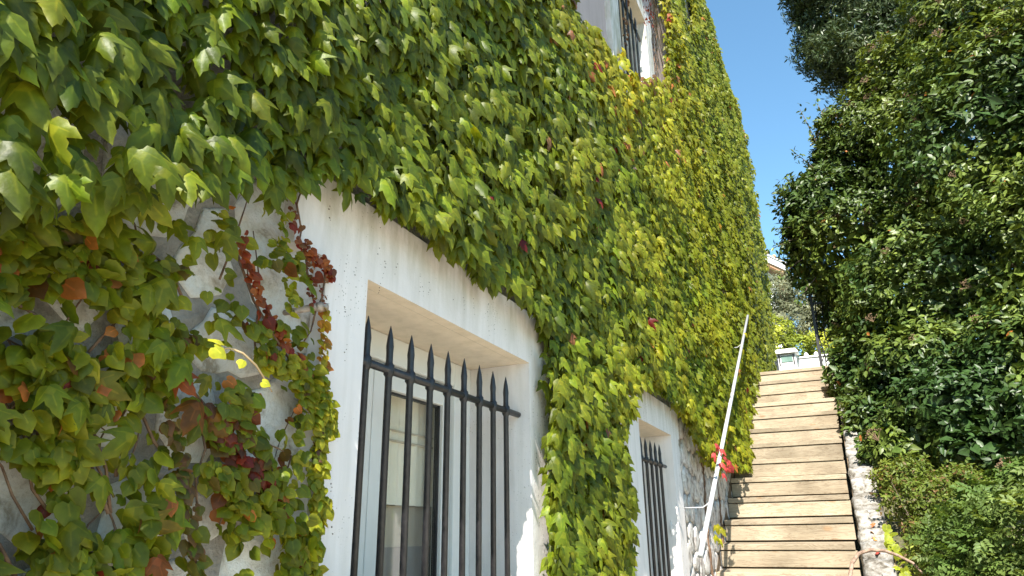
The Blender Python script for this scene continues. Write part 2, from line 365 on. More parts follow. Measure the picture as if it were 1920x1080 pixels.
# unseen pale terrace below the stairs, added to bounce warm sunlight upward
M_TERR = simple('pale_bounce_paving', (.50, .44, .35), (.62, .55, .45), 9, .85, .3, .004)
m = MB(); m.box(-1.03, 7, -6, 3.55, -1.7, -1.60); tag(m.build('added_bounce_terrace', M_TERR), kind='structure')

# ================================================================== IVY HOUSE
WX = -1.04; YE = 13.95
house = empty('house', (-1.04, 7, -1.66), 'tall ivy-clad house with white window surrounds left of the wooden stairs', 'house')
# openings: y0 y1 z0 z1
W1 = (1.332, 2.338, -.95, .602); W2 = (3.884, 4.705, -.95, .61); W3 = (4.165, 5.115, 3.1, 4.285); W4 = (8.32, 9.2, 6.2, 7.9)
def wall_panels(mb, y0, y1, z0, z1, ops, x=WX):
    Ys = sorted({y0, y1, *[o[0] for o in ops], *[o[1] for o in ops]}); Zs = sorted({z0, z1, *[o[2] for o in ops], *[o[3] for o in ops]})
    for a, b in zip(Ys, Ys[1:]):
        for c, d in zip(Zs, Zs[1:]):
            if any(o[0]-1e-6 <= a and b <= o[1]+1e-6 and o[2]-1e-6 <= c and d <= o[3]+1e-6 for o in ops): continue
            mb.add([(x, a, c), (x, b, c), (x, b, d), (x, a, d)], [(0, 1, 2, 3)])
mb = MB(); wall_panels(mb, -3, YE, -1.7, 2.4, [W1, W2]); w_low = mb.build('wall', M_MORTAR, house)
mb = MB(); wall_panels(mb, -3, YE, 2.4, 8.2, [W3, W4])
XT = -1.04-.12*(12.5-8.2)*1.0
mb.add([(WX, -3, 8.2), (WX, YE, 8.2), (XT-.05, YE, 12.5), (XT-.05, -3, 12.5)], [(0, 1, 2, 3)]); mb.build('wall', M_PINK, house)
mb = MB(); mb.box(-9, WX-.002, YE-.01, YE, -1.7, 8.2); mb.box(-9, XT-.05, YE-.012, YE-.002, 8.2, 12.5); mb.box(-9, -8.98, -3, YE, -1.7, 12.5)
mb.box(-9, WX-.5, -3, -2.98, -1.7, 12.5); mb.box(-9, XT-.05, -3, YE-.02, 12.5, 12.6); mb.box(-9, WX-.35, -2.97, YE-.02, 2.36, 2.4)
mb.build('wall', M_PINK, house)

def window(op, depth=.26, inner=True, curtain=True, split=True):
    y0, y1, z0, z1 = op; xi = -1.0-depth-.04
    # surround: lintel with ears and two jambs, standing proud of the wall
    wl, wr = (.155, .184) if op is W1 else (.245, .215)
    rv = MB()   # reveals of the opening
    XR = -1.0502
    rv.add([(XR, y0, z0), (XR, y0, z1), (xi, y0, z1), (xi, y0, z0)], [(0, 1, 2, 3)])
    rv.add([(XR, y1, z0), (XR, y1, z1), (xi, y1, z1), (xi, y1, z0)], [(0, 1, 2, 3)])
    rv.add([(WX, y0, z0), (WX, y1, z0), (xi, y1, z0), (xi, y0, z0)], [(0, 1, 2, 3)])
    wn_ = rv.build('window', M_PLAST, house)
    sf = MB(); sf.add([(-1.0, y0, z1+.0006), (-1.0, y1, z1+.0006), (xi, y1, z1+.0006), (xi, y0, z1+.0006)], [(0, 1, 2, 3)]); sf.build('soffit', M_SOFF, wn_)
    el, er, hz = (1.064, 2.628, .20) if op is W1 else (y0-wl-.04, y1+wr+.045, .19)
    bl = MB(); bl.box(-1.05, -1.0, el, er, z1+.001, z1+hz); bl.build('lintel', M_PLAST, wn_)
    for a, b in ((y0-wl, y0), (y1, y1+wr)):
        j = MB(); j.box(-1.05, -1.0, a, b, z0-.15, z1+.001); j.build('jamb', M_PLAST, wn_)
    fr = .05; xf = xi+.055
    f2 = .122 if op is W1 else fr; hd = .085
    f = MB(); f.box(xi, xf, y0, y0+fr, z0, z1); f.box(xi, xf, y1-f2, y1, z0, z1); f.box(xi, xf, y0+fr, y1-f2, z1-hd, z1); f.box(xi, xf, y0+fr, y1-f2, z0, z0+fr)
    f.build('frame', M_PVC, wn_, bevel=.003)
    ym = 1.735 if op is W1 else (y0+y1)/2; g_ = .004
    for a, b in ((y0+fr+g_, ym-g_/2), (ym+g_/2, y1-f2-g_)):
        t = .056; top = z1-hd-g_; bot = z0+fr+g_; xo = xf-.012; s = MB()
        s.box(xi+.004, xo, a, a+t, bot, top); s.box(xi+.004, xo, b-t, b, bot, top); s.box(xi+.004, xo, a+t, b-t, top-t-.02, top); s.box(xi+.004, xo, a+t, b-t, bot, bot+t)
        s.build('sash', M_PVC, wn_, bevel=.003)
        k = MB(); q = .007   # black rubber seal round the pane
        k.box(xi+.012, xi+.026, a+t, a+t+q, bot+t, top-t-.02); k.box(xi+.012, xi+.03, b-t-q, b-t, bot+t, top-t-.02); k.box(xi+.012, xi+.026, a+t+q, b-t-q, top-t-.02-q, top-t-.02)
        k.build('pane_seal', M_IRON, wn_)
        p = MB(); p.box(xi+.014, xi+.018, a+t+q, b-t-q, bot+t, top-t-.02-q); p.build('pane', M_GLASS, wn_)
    c = MB(); N = 60; zc = z0+.92 if op is W1 else z0+.3
    zc = .097 if op is W1 else z0+.35
    def cloth(za, zb, x, name, m, amp=.008):
        c = MB(); V = []; 
        for i in range(N+1):
            y = y0+(y1-y0)*i/N; dx = amp*math.sin(i*1.9)+amp*.7*math.sin(i*.83+1)
            V += [(x+dx, y, za), (x+dx, y, zb)]
        c.add(V, [(2*i, 2*i+2, 2*i+3, 2*i+1) for i in range(N)]); return c.build(name, m, wn_, smooth=True)
    cloth(zc, z1, xi-.05, 'net_curtain', M_CURT); 
    hem = MB(); hem.box(xi-.046, xi-.036, y0, y1, zc+.20, zc+.206); hem.box(xi-.046, xi-.036, y0, y1, zc+.235, zc+.239); hem.build('curtain_hem', M_CURT2, wn_)
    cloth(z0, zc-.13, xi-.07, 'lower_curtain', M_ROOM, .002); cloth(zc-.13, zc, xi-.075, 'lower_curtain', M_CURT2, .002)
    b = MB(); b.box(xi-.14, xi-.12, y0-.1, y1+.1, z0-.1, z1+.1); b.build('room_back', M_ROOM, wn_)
    return wn_
for w in (W1, W2, W3, W4): window(w)
# jamb/lintel stone sill pieces not seen; grilles
def grille(op, ys, ztip, zbar, n, seed, top=True):
    root = MB(); root.tube([(-1.047, op[0]-.03, zbar), (-1.047, op[1]+.03 if op is W1 else ys[-1]+.135, zbar)], .0108, 10); 
    gr = root.build('window_grille', M_IRON, house, smooth=True)
    for i, y in enumerate(ys):
        b = MB(); r = .0094; p = [(op[2]-.05, r), (zbar-.021, r), (zbar-.017, r*1.12), (zbar-.013, r*1.5), (zbar+.013, r*1.5), (zbar+.017, r*1.12), (zbar+.021, r), (ztip-.075, r), (ztip-.058, r*1.12), (ztip-.03, r*.78), (ztip-.008, r*.28), (ztip, r*.08)]
        dx = .0
        b.tube([(-1.047+dx, y+.0015*math.sin(i*2.1+z_*3), z_) for z_, _ in p], [q for _, q in p], 10)
        b.build('bar', M_IRON, gr, smooth=True)
    return gr
grille(W1, [1.405+.1035*i for i in range(9)], .535, .4135, 9, 0)
grille(W2, [3.95+.118*i for i in range(6)], .537, .408, 6, 1)
grille(W3, [4.22+.14*i for i in range(6)], 4.2, 4.05, 6, 2)
grille(W4, [8.40+.13*i for i in range(6)], 7.8, 7.6, 6, 3)
# little shutter hook left of the near window
hk = MB(); a = Vector((-1.045, 1.09, .452)); b = Vector((-.985, 1.135, .472))
hk.tube([a, a.lerp(b, .5), b], [.006, .0075, .009], 8); hk.tube([b, b+Vector((.004, .008, .001)), b+Vector((.012, .022, .004))], [.010, .012, .009], 8)
hk.build('shutter_hook', simple('rusty_hook', (.20, .15, .12), (.45, .38, .32), 80, .6), house, smooth=True)

# rubble stones of the wall: Voronoi cells with rounded, bulging faces
def clip(poly, p, q):
    m = ((p[0]+q[0])/2, (p[1]+q[1])/2); d = (q[0]-p[0], q[1]-p[1]); out = []
    f = lambda a: (a[0]-m[0])*d[0]+(a[1]-m[1])*d[1]
    for i in range(len(poly)):
        a, b_ = poly[i], poly[(i+1) % len(poly)]; fa, fb = f(a), f(b_)
        if fa <= 0: out.append(a)
        if (fa < 0) != (fb < 0) and fa != fb:
            t = fa/(fa-fb); out.append((a[0]+(b_[0]-a[0])*t, a[1]+(b_[1]-a[1])*t))
    return out
def stones(y0, y1, z0, z1, dy, dz, mat, gap, seed, keep, proud=.03):
    rr = random.Random(seed); seeds = []; j = 0; z = z0
    while z < z1:
        y = y0+(dy/2 if j % 2 else 0)
        while y < y1: seeds.append((y+rr.uniform(-.32, .32)*dy, z+rr.uniform(-.32, .32)*dz)); y += dy
        z += dz; j += 1
    for s in seeds:
        if not keep(*s): continue
        poly = [(s[0]-dy*1.5, s[1]-dz*1.5), (s[0]+dy*1.5, s[1]-dz*1.5), (s[0]+dy*1.5, s[1]+dz*1.5), (s[0]-dy*1.5, s[1]+dz*1.5)]
        for q in seeds:
            if q != s and abs(q[0]-s[0]) < 3*dy and abs(q[1]-s[1]) < 3*dz: poly = clip(poly, s, q)
        c = (sum(p[0] for p in poly)/len(poly), sum(p[1] for p in poly)/len(poly)); n = 14; ring = []
        # sample radially, round the corners
        for k in range(n):
            a = 2*math.pi*k/n; dx, dz_ = math.cos(a), math.sin(a); best = 9
            for i in range(len(poly)):
                p, q = poly[i], poly[(i+1) % len(poly)]; ex, ez = q[0]-p[0], q[1]-p[1]; den = dx*ez-dz_*ex
                if abs(den) < 1e-9: continue
                t = ((p[0]-c[0])*ez-(p[1]-c[1])*ex)/den; u = ((p[0]-c[0])*dz_-(p[1]-c[1])*dx)/den
                if t > 0 and -.001 <= u <= 1.001: best = min(best, t)
            ring.append(best)
        ring = [(ring[i-1]+2*ring[i]+ring[(i+1) % n])/4 for i in range(n)]
        ring = [max(.01, r-gap*rr.uniform(.4, 1.3))*rr.uniform(.96, 1.03) for r in ring]
        V = []; pr = proud*rr.uniform(.6, 1.2)
        for f, h in ((1.02, -.012), (.98, pr*.7), (.88, pr*1.0), (.45, pr*1.0)):
            for k in range(n):
                a = 2*math.pi*k/n; V.append((WX+h+rr.uniform(-.0014, .0014), c[0]+math.cos(a)*ring[k]*f, c[1]+math.sin(a)*ring[k]*f))
        V.append((WX+pr*1.05, c[0], c[1])); F = []
        for r_ in range(3):
            for k in range(n): F.append((r_*n+k, r_*n+(k+1) % n, (r_+1)*n+(k+1) % n, (r_+1)*n+k))
        for k in range(n): F.append((3*n+k, 3*n+(k+1) % n, 4*n))
        m = MB(); m.add(V, F); m.build('stone', mat, w_low, smooth=True)
def keep1(y, z): return not (y > 1.10 and z > -.95 and z < .9) or (y > 1.12)*0
stones(.22, 1.12, -.40, .60, .165, .15, M_STONE, .022, 5, lambda y, z: y < 1.135 and not (y > 1.0 and z > .62), .006)
stones(5.0, 7.6, -1.1, 1.3, .22, .18, M_STONE2, .013, 9, lambda y, z: y > 5.02, .014)
# suction-pad marks left by the ivy on the white surrounds
mk = MB(); rr = random.Random(3)
def marks(y0, y1, z0, z1, n):
    for _ in range(n):
        y = rr.uniform(y0, y1); z = rr.uniform(z0, z1)
        for _k in range(rr.randint(1, 5)):
            z -= rr.uniform(.004, .022); y += rr.uniform(-.006, .006); s = rr.uniform(.0006, .0017); a = rr.uniform(0, 3)
            if not ((y0 < y < y1) and (z0-.05 < z < z1)): continue
            pts = [(-1.0+.0004, y+s*2.2*rr.uniform(.5, 1)*math.cos(a+k*1.05), z+s*1.6*rr.uniform(.5, 1)*math.sin(a+k*1.05)) for k in range(6)]
            pts.append((-1.0+.0016, y, z)); mk.add(pts, [(k, (k+1) % 6, 6) for k in range(6)])
marks(1.1, 2.6, .61, .79, 34); marks(2.36, 2.50, -.2, .58, 46); marks(1.19, 1.32, .0, .58, 4); marks(3.66, 4.9, .62, .79, 45); marks(4.72, 4.9, -.3, .6, 26)
o = mk.build('ivy_mark', simple('dry_ivy_mark', (.10, .09, .08), (.2, .17, .14), 50, .9), house); o['kind'] = 'stuff'

# ================================================================== WOODEN STAIRS
stairs = empty('wooden_stairs', (-.5, 3.9, -1.66), 'long flight of bare pine board stairs climbing beside the ivy wall', 'stairs')
RISE, RUN = .1988, .3416
rr = random.Random(11)
for k in range(-6, 13):
    z = -.295+RISE*k; y = 6.03+RUN*k; xr = .0+.006*max(0, k); xl = -1.025; cx = (xl+xr)/2; hw = (xr-xl)/2
    low = True; tt = .044
    tl = MB(); tl.box(-hw+rr.uniform(0, .006), hw+rr.uniform(-.008, .006), 0, RUN+.02, -tt, 0)
    o = tl.build('tread_board', M_WOOD, stairs, bevel=.0035)
    o.location = Vector((cx, y-.013 if low else y+.026, z if low else z-.004))-stairs.location; o.rotation_euler = (R(2.0 if k < 6 else .8), rr.uniform(-.003, .003), 0)
    h = RISE-tt-(.032 if k < 6 else .014)
    rb = MB(); rb.box(-hw+rr.uniform(0, .006), hw+rr.uniform(-.008, .006), 0, .024, -h, 0)
    o = rb.build('riser_board', M_WOOD, stairs, bevel=.003)
    o.location = Vector((cx, y, z-tt-.006))-stairs.location; o.rotation_euler = (0, rr.uniform(-.004, .004), 0)
    bk = MB(); bk.box(-1.02, xr-.01, y+.05, y+.07, z-RISE-.02, z-.05); bk.build('riser_backing', M_DARKWOOD, stairs)
for x0, x1 in ((-1.035, -1.028), (.008, .03)):
    s = MB(); ya, yb = 3.9, 10.4; za = -.295+.582*(ya-6.03); zb = -.295+.582*(yb-6.03)
    for x in (x0, x1): s.v += [(x, ya, za-.34), (x, yb, zb-.34), (x, yb, zb-.03), (x, ya, za-.03)]
    s.f += [(0, 1, 2, 3), (7, 6, 5, 4), (0, 4, 5, 1), (1, 5, 6, 2), (2, 6, 7, 3), (3, 7, 4, 0)]
    if x0 > 0: s.v = [(v[0]+.006*max(0, (v[1]-6.03)/RUN) if v[1] > 6 else v[0], v[1], v[2]) for v in s.v]
    s.build('stringer', M_DARKWOOD, stairs)

# handrail: white pipe on brackets
hr = empty('handrail', (-.92, 4.83, -.13), 'white painted pipe handrail slanting up the ivy wall', 'handrail')
a = at(1313, 1042, -.825); b = at(1402, 592, -.825); m = MB()
m.tube([a, b], .0155, 12); m.build('rail', M_RAIL, hr, smooth=True)
for t in (.12, .45, .78):
    p = a.lerp(b, t); k = MB(); k.tube([p+Vector((-.004, 0, -.012)), p+Vector((-.06, 0, -.05)), p+Vector((-.205, 0, -.05))], .0045, 6); k.build('bracket', M_RAIL, hr, smooth=True)

# ================================================================== KERB WALL right of the stairs
kb = empty('kerb_wall', (.14, 4, -1.66), 'low whitewashed rubble kerb along the right side of the stairs', 'wall')
nl = lambda y: -.295+.582*(y-6.03)
s = MB(); N = 44; V = []
for i in range(N+1):
    y = 3.9+6.2*i/N; z = nl(y); w = .20+.02*mn.noise((y*2, 0, 0)); off = .006*max(0, (y-6.03)/RUN)
    for x, dz in ((.036, -.5), (.036, -.01), (.10, .0), (w-.02, -.01), (w+.03, -.10), (w+.06, -.5)):
        V.append((x+off+.008*mn.noise((x*9, y*5, 3)), y, z+dz+.012*mn.noise((x*8, y*4, 7))))
s.add(V, [(i*6+k, i*6+k+1, (i+1)*6+k+1, (i+1)*6+k) for i in range(N) for k in range(5)]); s.build('mortar_bed', M_KERB, kb, smooth=True)
rr = random.Random(21)
def lumpy(name, c, sz, mat, parent, rot=0, seed=0, tilt=0, sub=2):
    bm = bmesh.new(); bmesh.ops.create_cube(bm, size=1); bmesh.ops.subdivide_edges(bm, edges=bm.edges, cuts=sub, use_grid_fill=True)
    for v in bm.verts:
        p = v.co.copy(); q = p.normalized()*.62; p = p.lerp(q, .42); nn = mn.noise(p*2.3+Vector((seed*3.1, seed, 0)))
        p *= 1+.22*nn; v.co = Vector((p.x*sz[0], p.y*sz[1], p.z*sz[2]))
    for f in bm.faces: f.smooth = True
    me = bpy.data.meshes.new(name); bm.to_mesh(me); bm.free(); o = link(name, me, parent, mat)
    o.location = Vector(c)-parent.location; o.rotation_euler = (tilt, 0, rot); return o
y = 4.0; i = 0
while y < 9.8:
    L = rr.uniform(.16, .30); off = .006*max(0, (y-6.03)/RUN)
    if rr.random() < .45:
        lumpy('stone', (.085+off, y+L/2, nl(y+L/2)-.045), (.105, L*1.02, .13), M_KERB, kb, rr.uniform(-.08, .08), i, R(30), 3)
        lumpy('stone', (.185+off, y+L/2+.03, nl(y+L/2)-.06), (.11, L*.95, .14), M_KERB, kb, rr.uniform(-.1, .1), i+50, R(30), 3)
    else: lumpy('stone', (.135+off, y+L/2, nl(y+L/2)-.05), (.205, L*1.02, .14), M_KERB, kb, rr.uniform(-.06, .06), i+99, R(30), 3)
    y += L*.97; i += 1

# ================================================================== IVY
def in_any(polys, y, z):
    r = np.zeros(len(y), bool)
    for p in polys: r |= inpoly(p, y, z)
    return r
PX = lambda pts, x=-.94: [wyz(u, v, x) for u, v in pts]
EX_F1 = PX([(548, 362), (600, 352), (650, 362), (690, 388), (740, 392), (790, 430), (830, 446), (860, 476), (905, 500), (935, 532), (975, 552), (1008, 582), (1046, 620), (1048, 700), (1046, 760), (1048, 900), (1052, 1180), (575, 1180), (604, 1000), (600, 860), (612, 700), (604, 600), (622, 520), (575, 470)], -.90)
EX_F2 = PX([(1174, 738), (1200, 726), (1235, 730), (1262, 750), (1284, 772), (1300, 800), (1324, 850), (1348, 920), (1362, 980), (1385, 1180), (1212, 1180), (1202, 1040), (1188, 930), (1174, 860), (1168, 800)], -.90)
EX_UP = PX([(1078, -160), (1086, 0), (1103, 32), (1130, 68), (1150, 100), (1176, 136), (1198, 168), (1216, 142), (1240, 160), (1258, 150), (1254, 60), (1247, 0), (1234, -160)], -.90)
EX_ST = PX([(1326, 870), (1410, 890), (1410, 1180), (1330, 1180)], -.9)
EX_W4 = PX([(1279, -60), (1282, 0), (1290, 35), (1299, 62), (1302, 40), (1298, 0), (1296, -60)], -.90)
ZONE_B = PX([(-170, 430), (0, 400), (80, 395), (160, 400), (230, 420), (300, 400), (350, 370), (430, 385), (480, 375), (548, 372), (575, 470), (622, 520), (604, 600), (612, 700), (600, 860), (604, 1000), (575, 1400), (-170, 1400)])
GAPS = [PX(p) for p in [[(478, 475), (505, 460), (540, 500), (600, 500), (606, 590), (560, 600), (540, 590), (500, 600), (470, 560)], [(370, 510), (410, 500), (450, 530), (452, 590), (420, 610), (365, 600), (355, 540)], [(340, 365), (400, 350), (430, 370), (435, 410), (380, 435), (345, 425)], [(95, 540), (150, 540), (145, 600), (100, 605)], [(445, 425), (495, 415), (500, 470), (475, 510), (445, 480)], [(-60, 820), (50, 830), (110, 860), (140, 960), (110, 1010), (-60, 1020)], [(370, 890), (440, 920), (470, 1000), (480, 1180), (370, 1180), (360, 1000)], [(525, 780), (556, 785), (565, 860), (540, 875)], [(450, 595), (505, 605), (510, 655), (455, 645)], [(250, 795), (330, 785), (365, 830), (310, 855), (250, 845)], [(495, 1010), (560, 1020), (560, 1180), (480, 1180)], [(540, 615), (602, 645), (602, 695), (555, 690)], [(115, 405), (165, 400), (170, 445), (120, 450)], [(385, 640), (445, 690), (420, 715), (375, 685)], [(20, 1020), (90, 1000), (120, 1080), (30, 1100)]]]

def thick(y, z):
    t = .095+.02*np.sin(y*1.7+z*2.1)+.03*np.clip((.42-y)/.15, 0, 1)  # last term thickens the unseen left end to shade the lower-left ivy
    bump_ = .10*np.exp(-((z-5.7)/2.6)**2)*np.clip((y-8)/5, 0, 1)
    low = -.03*np.clip((3.4-z)/1.5, 0, 1)*np.clip((y-11)/3, 0, 1)
    lean = -.125*np.clip(z-7.8, 0, 9)
    return t+bump_+low, lean

def palette(n, kind):
    base = {'green': (.098, .136, .008), 'deep': (.030, .052, .004), 'yellow': (.27, .265, .015), 'olive': (.12, .16, .022), 'red': (.22, .025, .018), 'orange': (.28, .10, .025), 'brown': (.13, .07, .035)}[kind]
    return np.array(base)[None]*rng.uniform(.72, 1.35, (n, 1))*rng.uniform(.92, 1.08, (n, 3))
def mixcol(a, b, t): return a*(1-t[:, None])+b*t[:, None]

def hang(P, spread=.4, tilt=(.25, .95), yaw=.5, n_out=(1, 0, 0)):
    """leaves hanging on a wall facing +X"""
    n = len(P); roll = rng.normal(0, spread, n); t = rng.uniform(*tilt, n)
    down = np.stack([np.zeros(n), np.sin(roll), -np.cos(roll)], 1); out = np.tile(np.array(n_out, float), (n, 1))
    Y = down*np.cos(t)[:, None]+out*np.sin(t)[:, None]; Z = out*np.cos(t)[:, None]-down*np.sin(t)[:, None]
    return frames(Y, Z, rng.normal(-.5, yaw, n))

# ---- main ivy
def scatter(n, y0, y1, z0, z1):
    return rng.uniform(y0, y1, n), rng.uniform(z0, z1, n)
bands = [(-1.3, 1.5, 2250), (1.5, 3.2, 2150), (3.2, 5.5, 1650), (5.5, 8.5, 1150), (8.5, 11.5, 800), (11.5, 14.05, 720)]
Ys, Zs = [], []
for a, b, dens in bands:
    zt = 3.2+a*.95+2.6; zt = min(zt, 12.4); n = int((b-a)*(zt+1.2)*dens); y, z = scatter(n, a, b, -1.2, zt); Ys.append(y); Zs.append(z)
y = np.concatenate(Ys); z = np.concatenate(Zs)
P = np.stack([np.full(len(y), -.94), y, z], 1); k = inview(P, 480) | ((y < .5) & (z > -.7) & (z < 2.0)); y, z = y[k], z[k]  # out-of-view leaves on the left added to shade the lower-left ivy
size = rng.uniform(.032, .076, len(y))*np.where(y > 6, 1.12, 1)*np.where(y < 1.5, .88, 1)
zc = z-size*.55
ok = ~in_any([EX_F1, EX_F2, EX_UP, EX_W4, EX_ST, ZONE_B], y, zc)
ok &= ~in_any([EX_F1, EX_F2, EX_UP, EX_W4], y, z-.01)
ok &= (z > -.95)
y, z, size = y[ok], z[ok], size[ok]
# thin out over the bare patch beside the handrail top and random holes
P0 = np.stack([np.zeros(len(y)), y, z], 1); n1 = nz(P0, 2.2, 5.); n2 = nz(P0, 6.5, 9.)
bare = np.exp(-(((y-wyz(1340, 500)[0])/.55)**2+((z-wyz(1340, 500)[1])/.35)**2))+.8*np.exp(-(((y-wyz(1372, 600)[0])/.5)**2+((z-wyz(1372, 600)[1])/.4)**2))
keep = rng.random(len(y)) > np.clip(.08+.62*(n2 < -.24)+.85*bare, 0, .95)
y, z, size, n1, n2 = y[keep], z[keep], size[keep], n1[keep], n2[keep]
t, lean = thick(y, z); lay = rng.random(len(y))**.7+.35*(rng.random(len(y)) < .06)*rng.random(len(y))
n3 = nz(np.stack([np.zeros(len(y)), y, z], 1), 3.3, 21.)
x = -1.03+lean+t*(.25+.95*lay)*(1+.3*n1)+.035+.03*n3
P = np.stack([x, y, z], 1)
print('ivy leaves', len(P))
B = hang(P, .25, (.05, .70), .42)
C = palette(len(P), 'green'); C = mixcol(C, palette(len(P), 'deep'), rng.random(len(P))**1.6)
yel = np.clip(.5+n1*1.3, 0, 1)*np.clip((y-1.2)/3.5, .12, .75)
top = np.exp(-((np.minimum(z-(2.55+.28*(y-3)), 0))/.45)**2)*np.clip((y-2.2)/1.2, 0, 1)*np.clip((7.5-y)/3, 0, 1)
C = mixcol(C, palette(len(P), 'yellow'), np.clip(yel*.52+.28*top, 0, .8))
C = mixcol(C, palette(len(P), 'olive'), np.clip((y-6)/9, 0, .5))
r_ = rng.random(len(P)); C = np.where(((r_ < .0025) & (y > 1.7))[:, None], palette(len(P), 'red')*.45, C); C = np.where(((r_ > .006) & (y > 1.7) & (r_ < .011+.02*top))[:, None], mixcol(palette(len(P), 'orange'), palette(len(P), 'brown'), rng.random(len(P))), C)
edge_up = inpoly(PX([(1185, 150), (1215, 105), (1250, 150), (1235, 175), (1200, 165)]), y, z); C = np.where(edge_up[:, None] & (rng.random(len(P)) < .35)[:, None], palette(len(P), 'brown')*1.2, C)
sel_col = (y > 2.3) & (y < 3.9) & (z < .70) & (P[:, 1] > 2.3)
sel_cur = (y > 4.6) & (z < np.maximum(.95, .95+.50*(y-5.2))) & (y < 14)
sel_main = ~(sel_col | sel_cur)
# a second, flatter underlayer close to the wall
def grp(name, loc, label, sel, ns):
    e = empty(name, loc, label, 'ivy', 'ivy climbing over the house wall')
    near = sel & (y < 5.2)
    # near leaves detailed, far ones light: two masses
    i = np.where(near)[0]; j = np.where(sel & ~near)[0]
    if len(i): leaf_plant(e, P[i], B[i], size[i], C[i], IVY, M_IVY_O, M_IVY, ns)
    if len(j): leaf_plant(e, P[j], B[j], size[j]*.95, C[j], IVYF, M_IVY_O, M_IVY, 0 if len(i) else ns)
    return e
iv_main = grp('boston_ivy', (-1.04, 1, .9), 'broad green curtain of ivy covering the wall above the windows', sel_main, 300)
iv_col = grp('boston_ivy', (-1.04, 3, -1.6), 'ivy column hanging between the two ground-floor windows', sel_col, 300)
iv_cur = grp('boston_ivy', (-1.04, 7, -.5), 'ivy hanging around the white handrail at the stairs', sel_cur, 300)

# ---- woody stems of the main ivy on the wall
def vine(pts, r0, r1, parent, name='stem', jitter=.02, x0=-1.03, seed=0, mat=None):
    r_ = random.Random(seed); out = []
    for i in range(len(pts)-1):
        a, b = pts[i], pts[i+1]; L = math.hypot(b[0]-a[0], b[1]-a[1]); n_ = max(2, int(L/.05))
        for k_ in range(n_): 
            t_ = k_/n_; out.append((x0+r_.uniform(0, .012), a[0]+(b[0]-a[0])*t_+r_.uniform(-1, 1)*jitter*.4, a[1]+(b[1]-a[1])*t_+r_.uniform(-1, 1)*jitter*.4))
    out.append((x0, *pts[-1])); m = MB(); rad = [r0+(r1-r0)*i/(len(out)-1) for i in range(len(out))]
    m.tube(out, rad, 5); return m.build(name, mat or M_STEM, parent, smooth=True)
for i in range(22):
    y0 = .4+i*.5; rr = random.Random(i); zz = [max(.9, .2*y0)+k_*(.45 if y0 < 2.5 or y0 > 7 else .25) for k_ in range(6)]
    vine([(y0+rr.uniform(-.2, .2)*k_*.6, zz[k_]) for k_ in range(6)], .009, .004, iv_main, seed=i)
for i in range(12):
    y0 = 2.66+i*.075; vine([(y0, -1.2), (y0+.03, -.4), (y0-.03, .2), (y0+.05, .75)], .006, .003, iv_col, seed=90+i)
for i, pts in enumerate([[(1345, 1150), (1325, 980), (1320, 880), (1300, 800), (1285, 740)], [(1362, 1150), (1352, 960), (1345, 900), (1340, 820)], [(1372, 900), (1378, 820), (1390, 740)], [(1300, 800), (1330, 700), (1340, 560)], [(1385, 800), (1392, 740), (1398, 690)], [(1380, 860), (1370, 760), (1375, 700)], [(1340, 560), (1345, 500), (1350, 440)], [(1350, 560), (1362, 500)], [(1365, 640), (1370, 560), (1372, 480)]]):
    vine(PX(pts, -1.02), .013, .007, iv_cur, seed=40+i, jitter=.03)

# red sprig on the handrail, and little leaves hanging over the stone
def place_leaves(parent, pts, sizes, cols, x, tpls, name='leaf', spread=.35, tilt=(.2, .8), mo=None, label=None):
    P_ = np.array([tuple(at(u, v, x+random.uniform(-.01, .02))) for u, v in pts]); n_ = len(P_)
    B_ = hang(P_, spread, tilt, .35); before = set(parent.children)
    leaf_plant(parent, P_, B_, np.array(sizes, float), np.array(cols, float), tpls, mo or M_IVY_O, M_IVY, n_)
    if label:
        for o in parent.children:
            if o not in before: o['label'] = label
pts = [(1343, 832), (1352, 842), (1340, 850), (1358, 856), (1366, 864), (1352, 868), (1362, 878), (1371, 874), (1357, 888), (1346, 838)]
place_leaves(iv_cur, pts, [.052]*10, palette(10, 'red')*np.array([[1.5, 1.8, 2.6]]), -.80, IVY, label='bright red leaf hanging over the handrail')
pts = [(1345, 870), (1349, 880), (1338, 866), (1385, 838), (1392, 850), (1380, 820), (1343, 985), (1352, 990), (1340, 1005), (1350, 1010), (1392, 835), (1398, 845), (1392, 655), (1386, 700), (1380, 735), (1374, 765), (1366, 800), (1396, 625), (1388, 672), (1349, 862)]
place_leaves(iv_cur, pts, [.055]*20, mixcol(palette(20, 'yellow'), palette(20, 'green'), np.full(20, .4)), -.83, IVY)

# ---- lower-left small-leaved ivy over the rubble wall
iv_b = empty('boston_ivy', (-1.04, .8, -1.6), 'patchy small-leaved ivy with red leaves on bare stones, lower left', 'ivy', 'ivy climbing over the house wall')
n = 12000; u = rng.uniform(-120, 625, n); v = rng.uniform(365, 1180, n)
q = np.array([wyz(a, b, -.985) for a, b in zip(u, v)]); ing = in_any(GAPS, q[:, 0], q[:, 1]); inz = inpoly(ZONE_B, q[:, 0], q[:, 1])
pn = nz(np.stack([np.zeros(n), q[:, 0], q[:, 1]], 1), 9., 2.)
right_edge = np.clip(1-np.abs(u-590)/45, 0, 1)*(v > 600)
prob = np.where(ing, .010, np.clip(.50+1.7*pn, .02, 1)*.42)+.65*right_edge*~ing
k = inz & (rng.random(n) < prob)
Pb = np.stack([-1.005+rng.uniform(0, .045, k.sum()), q[k, 0], q[k, 1]], 1); ub, vb = u[k], v[k]; nb = len(Pb)
sb = rng.uniform(.017, .034, nb)*np.where(ub < 300, 1.15, 1.0)
Cb = mixcol(palette(nb, 'green'), palette(nb, 'yellow'), rng.uniform(.1, .6, nb)); rb = rng.random(nb)
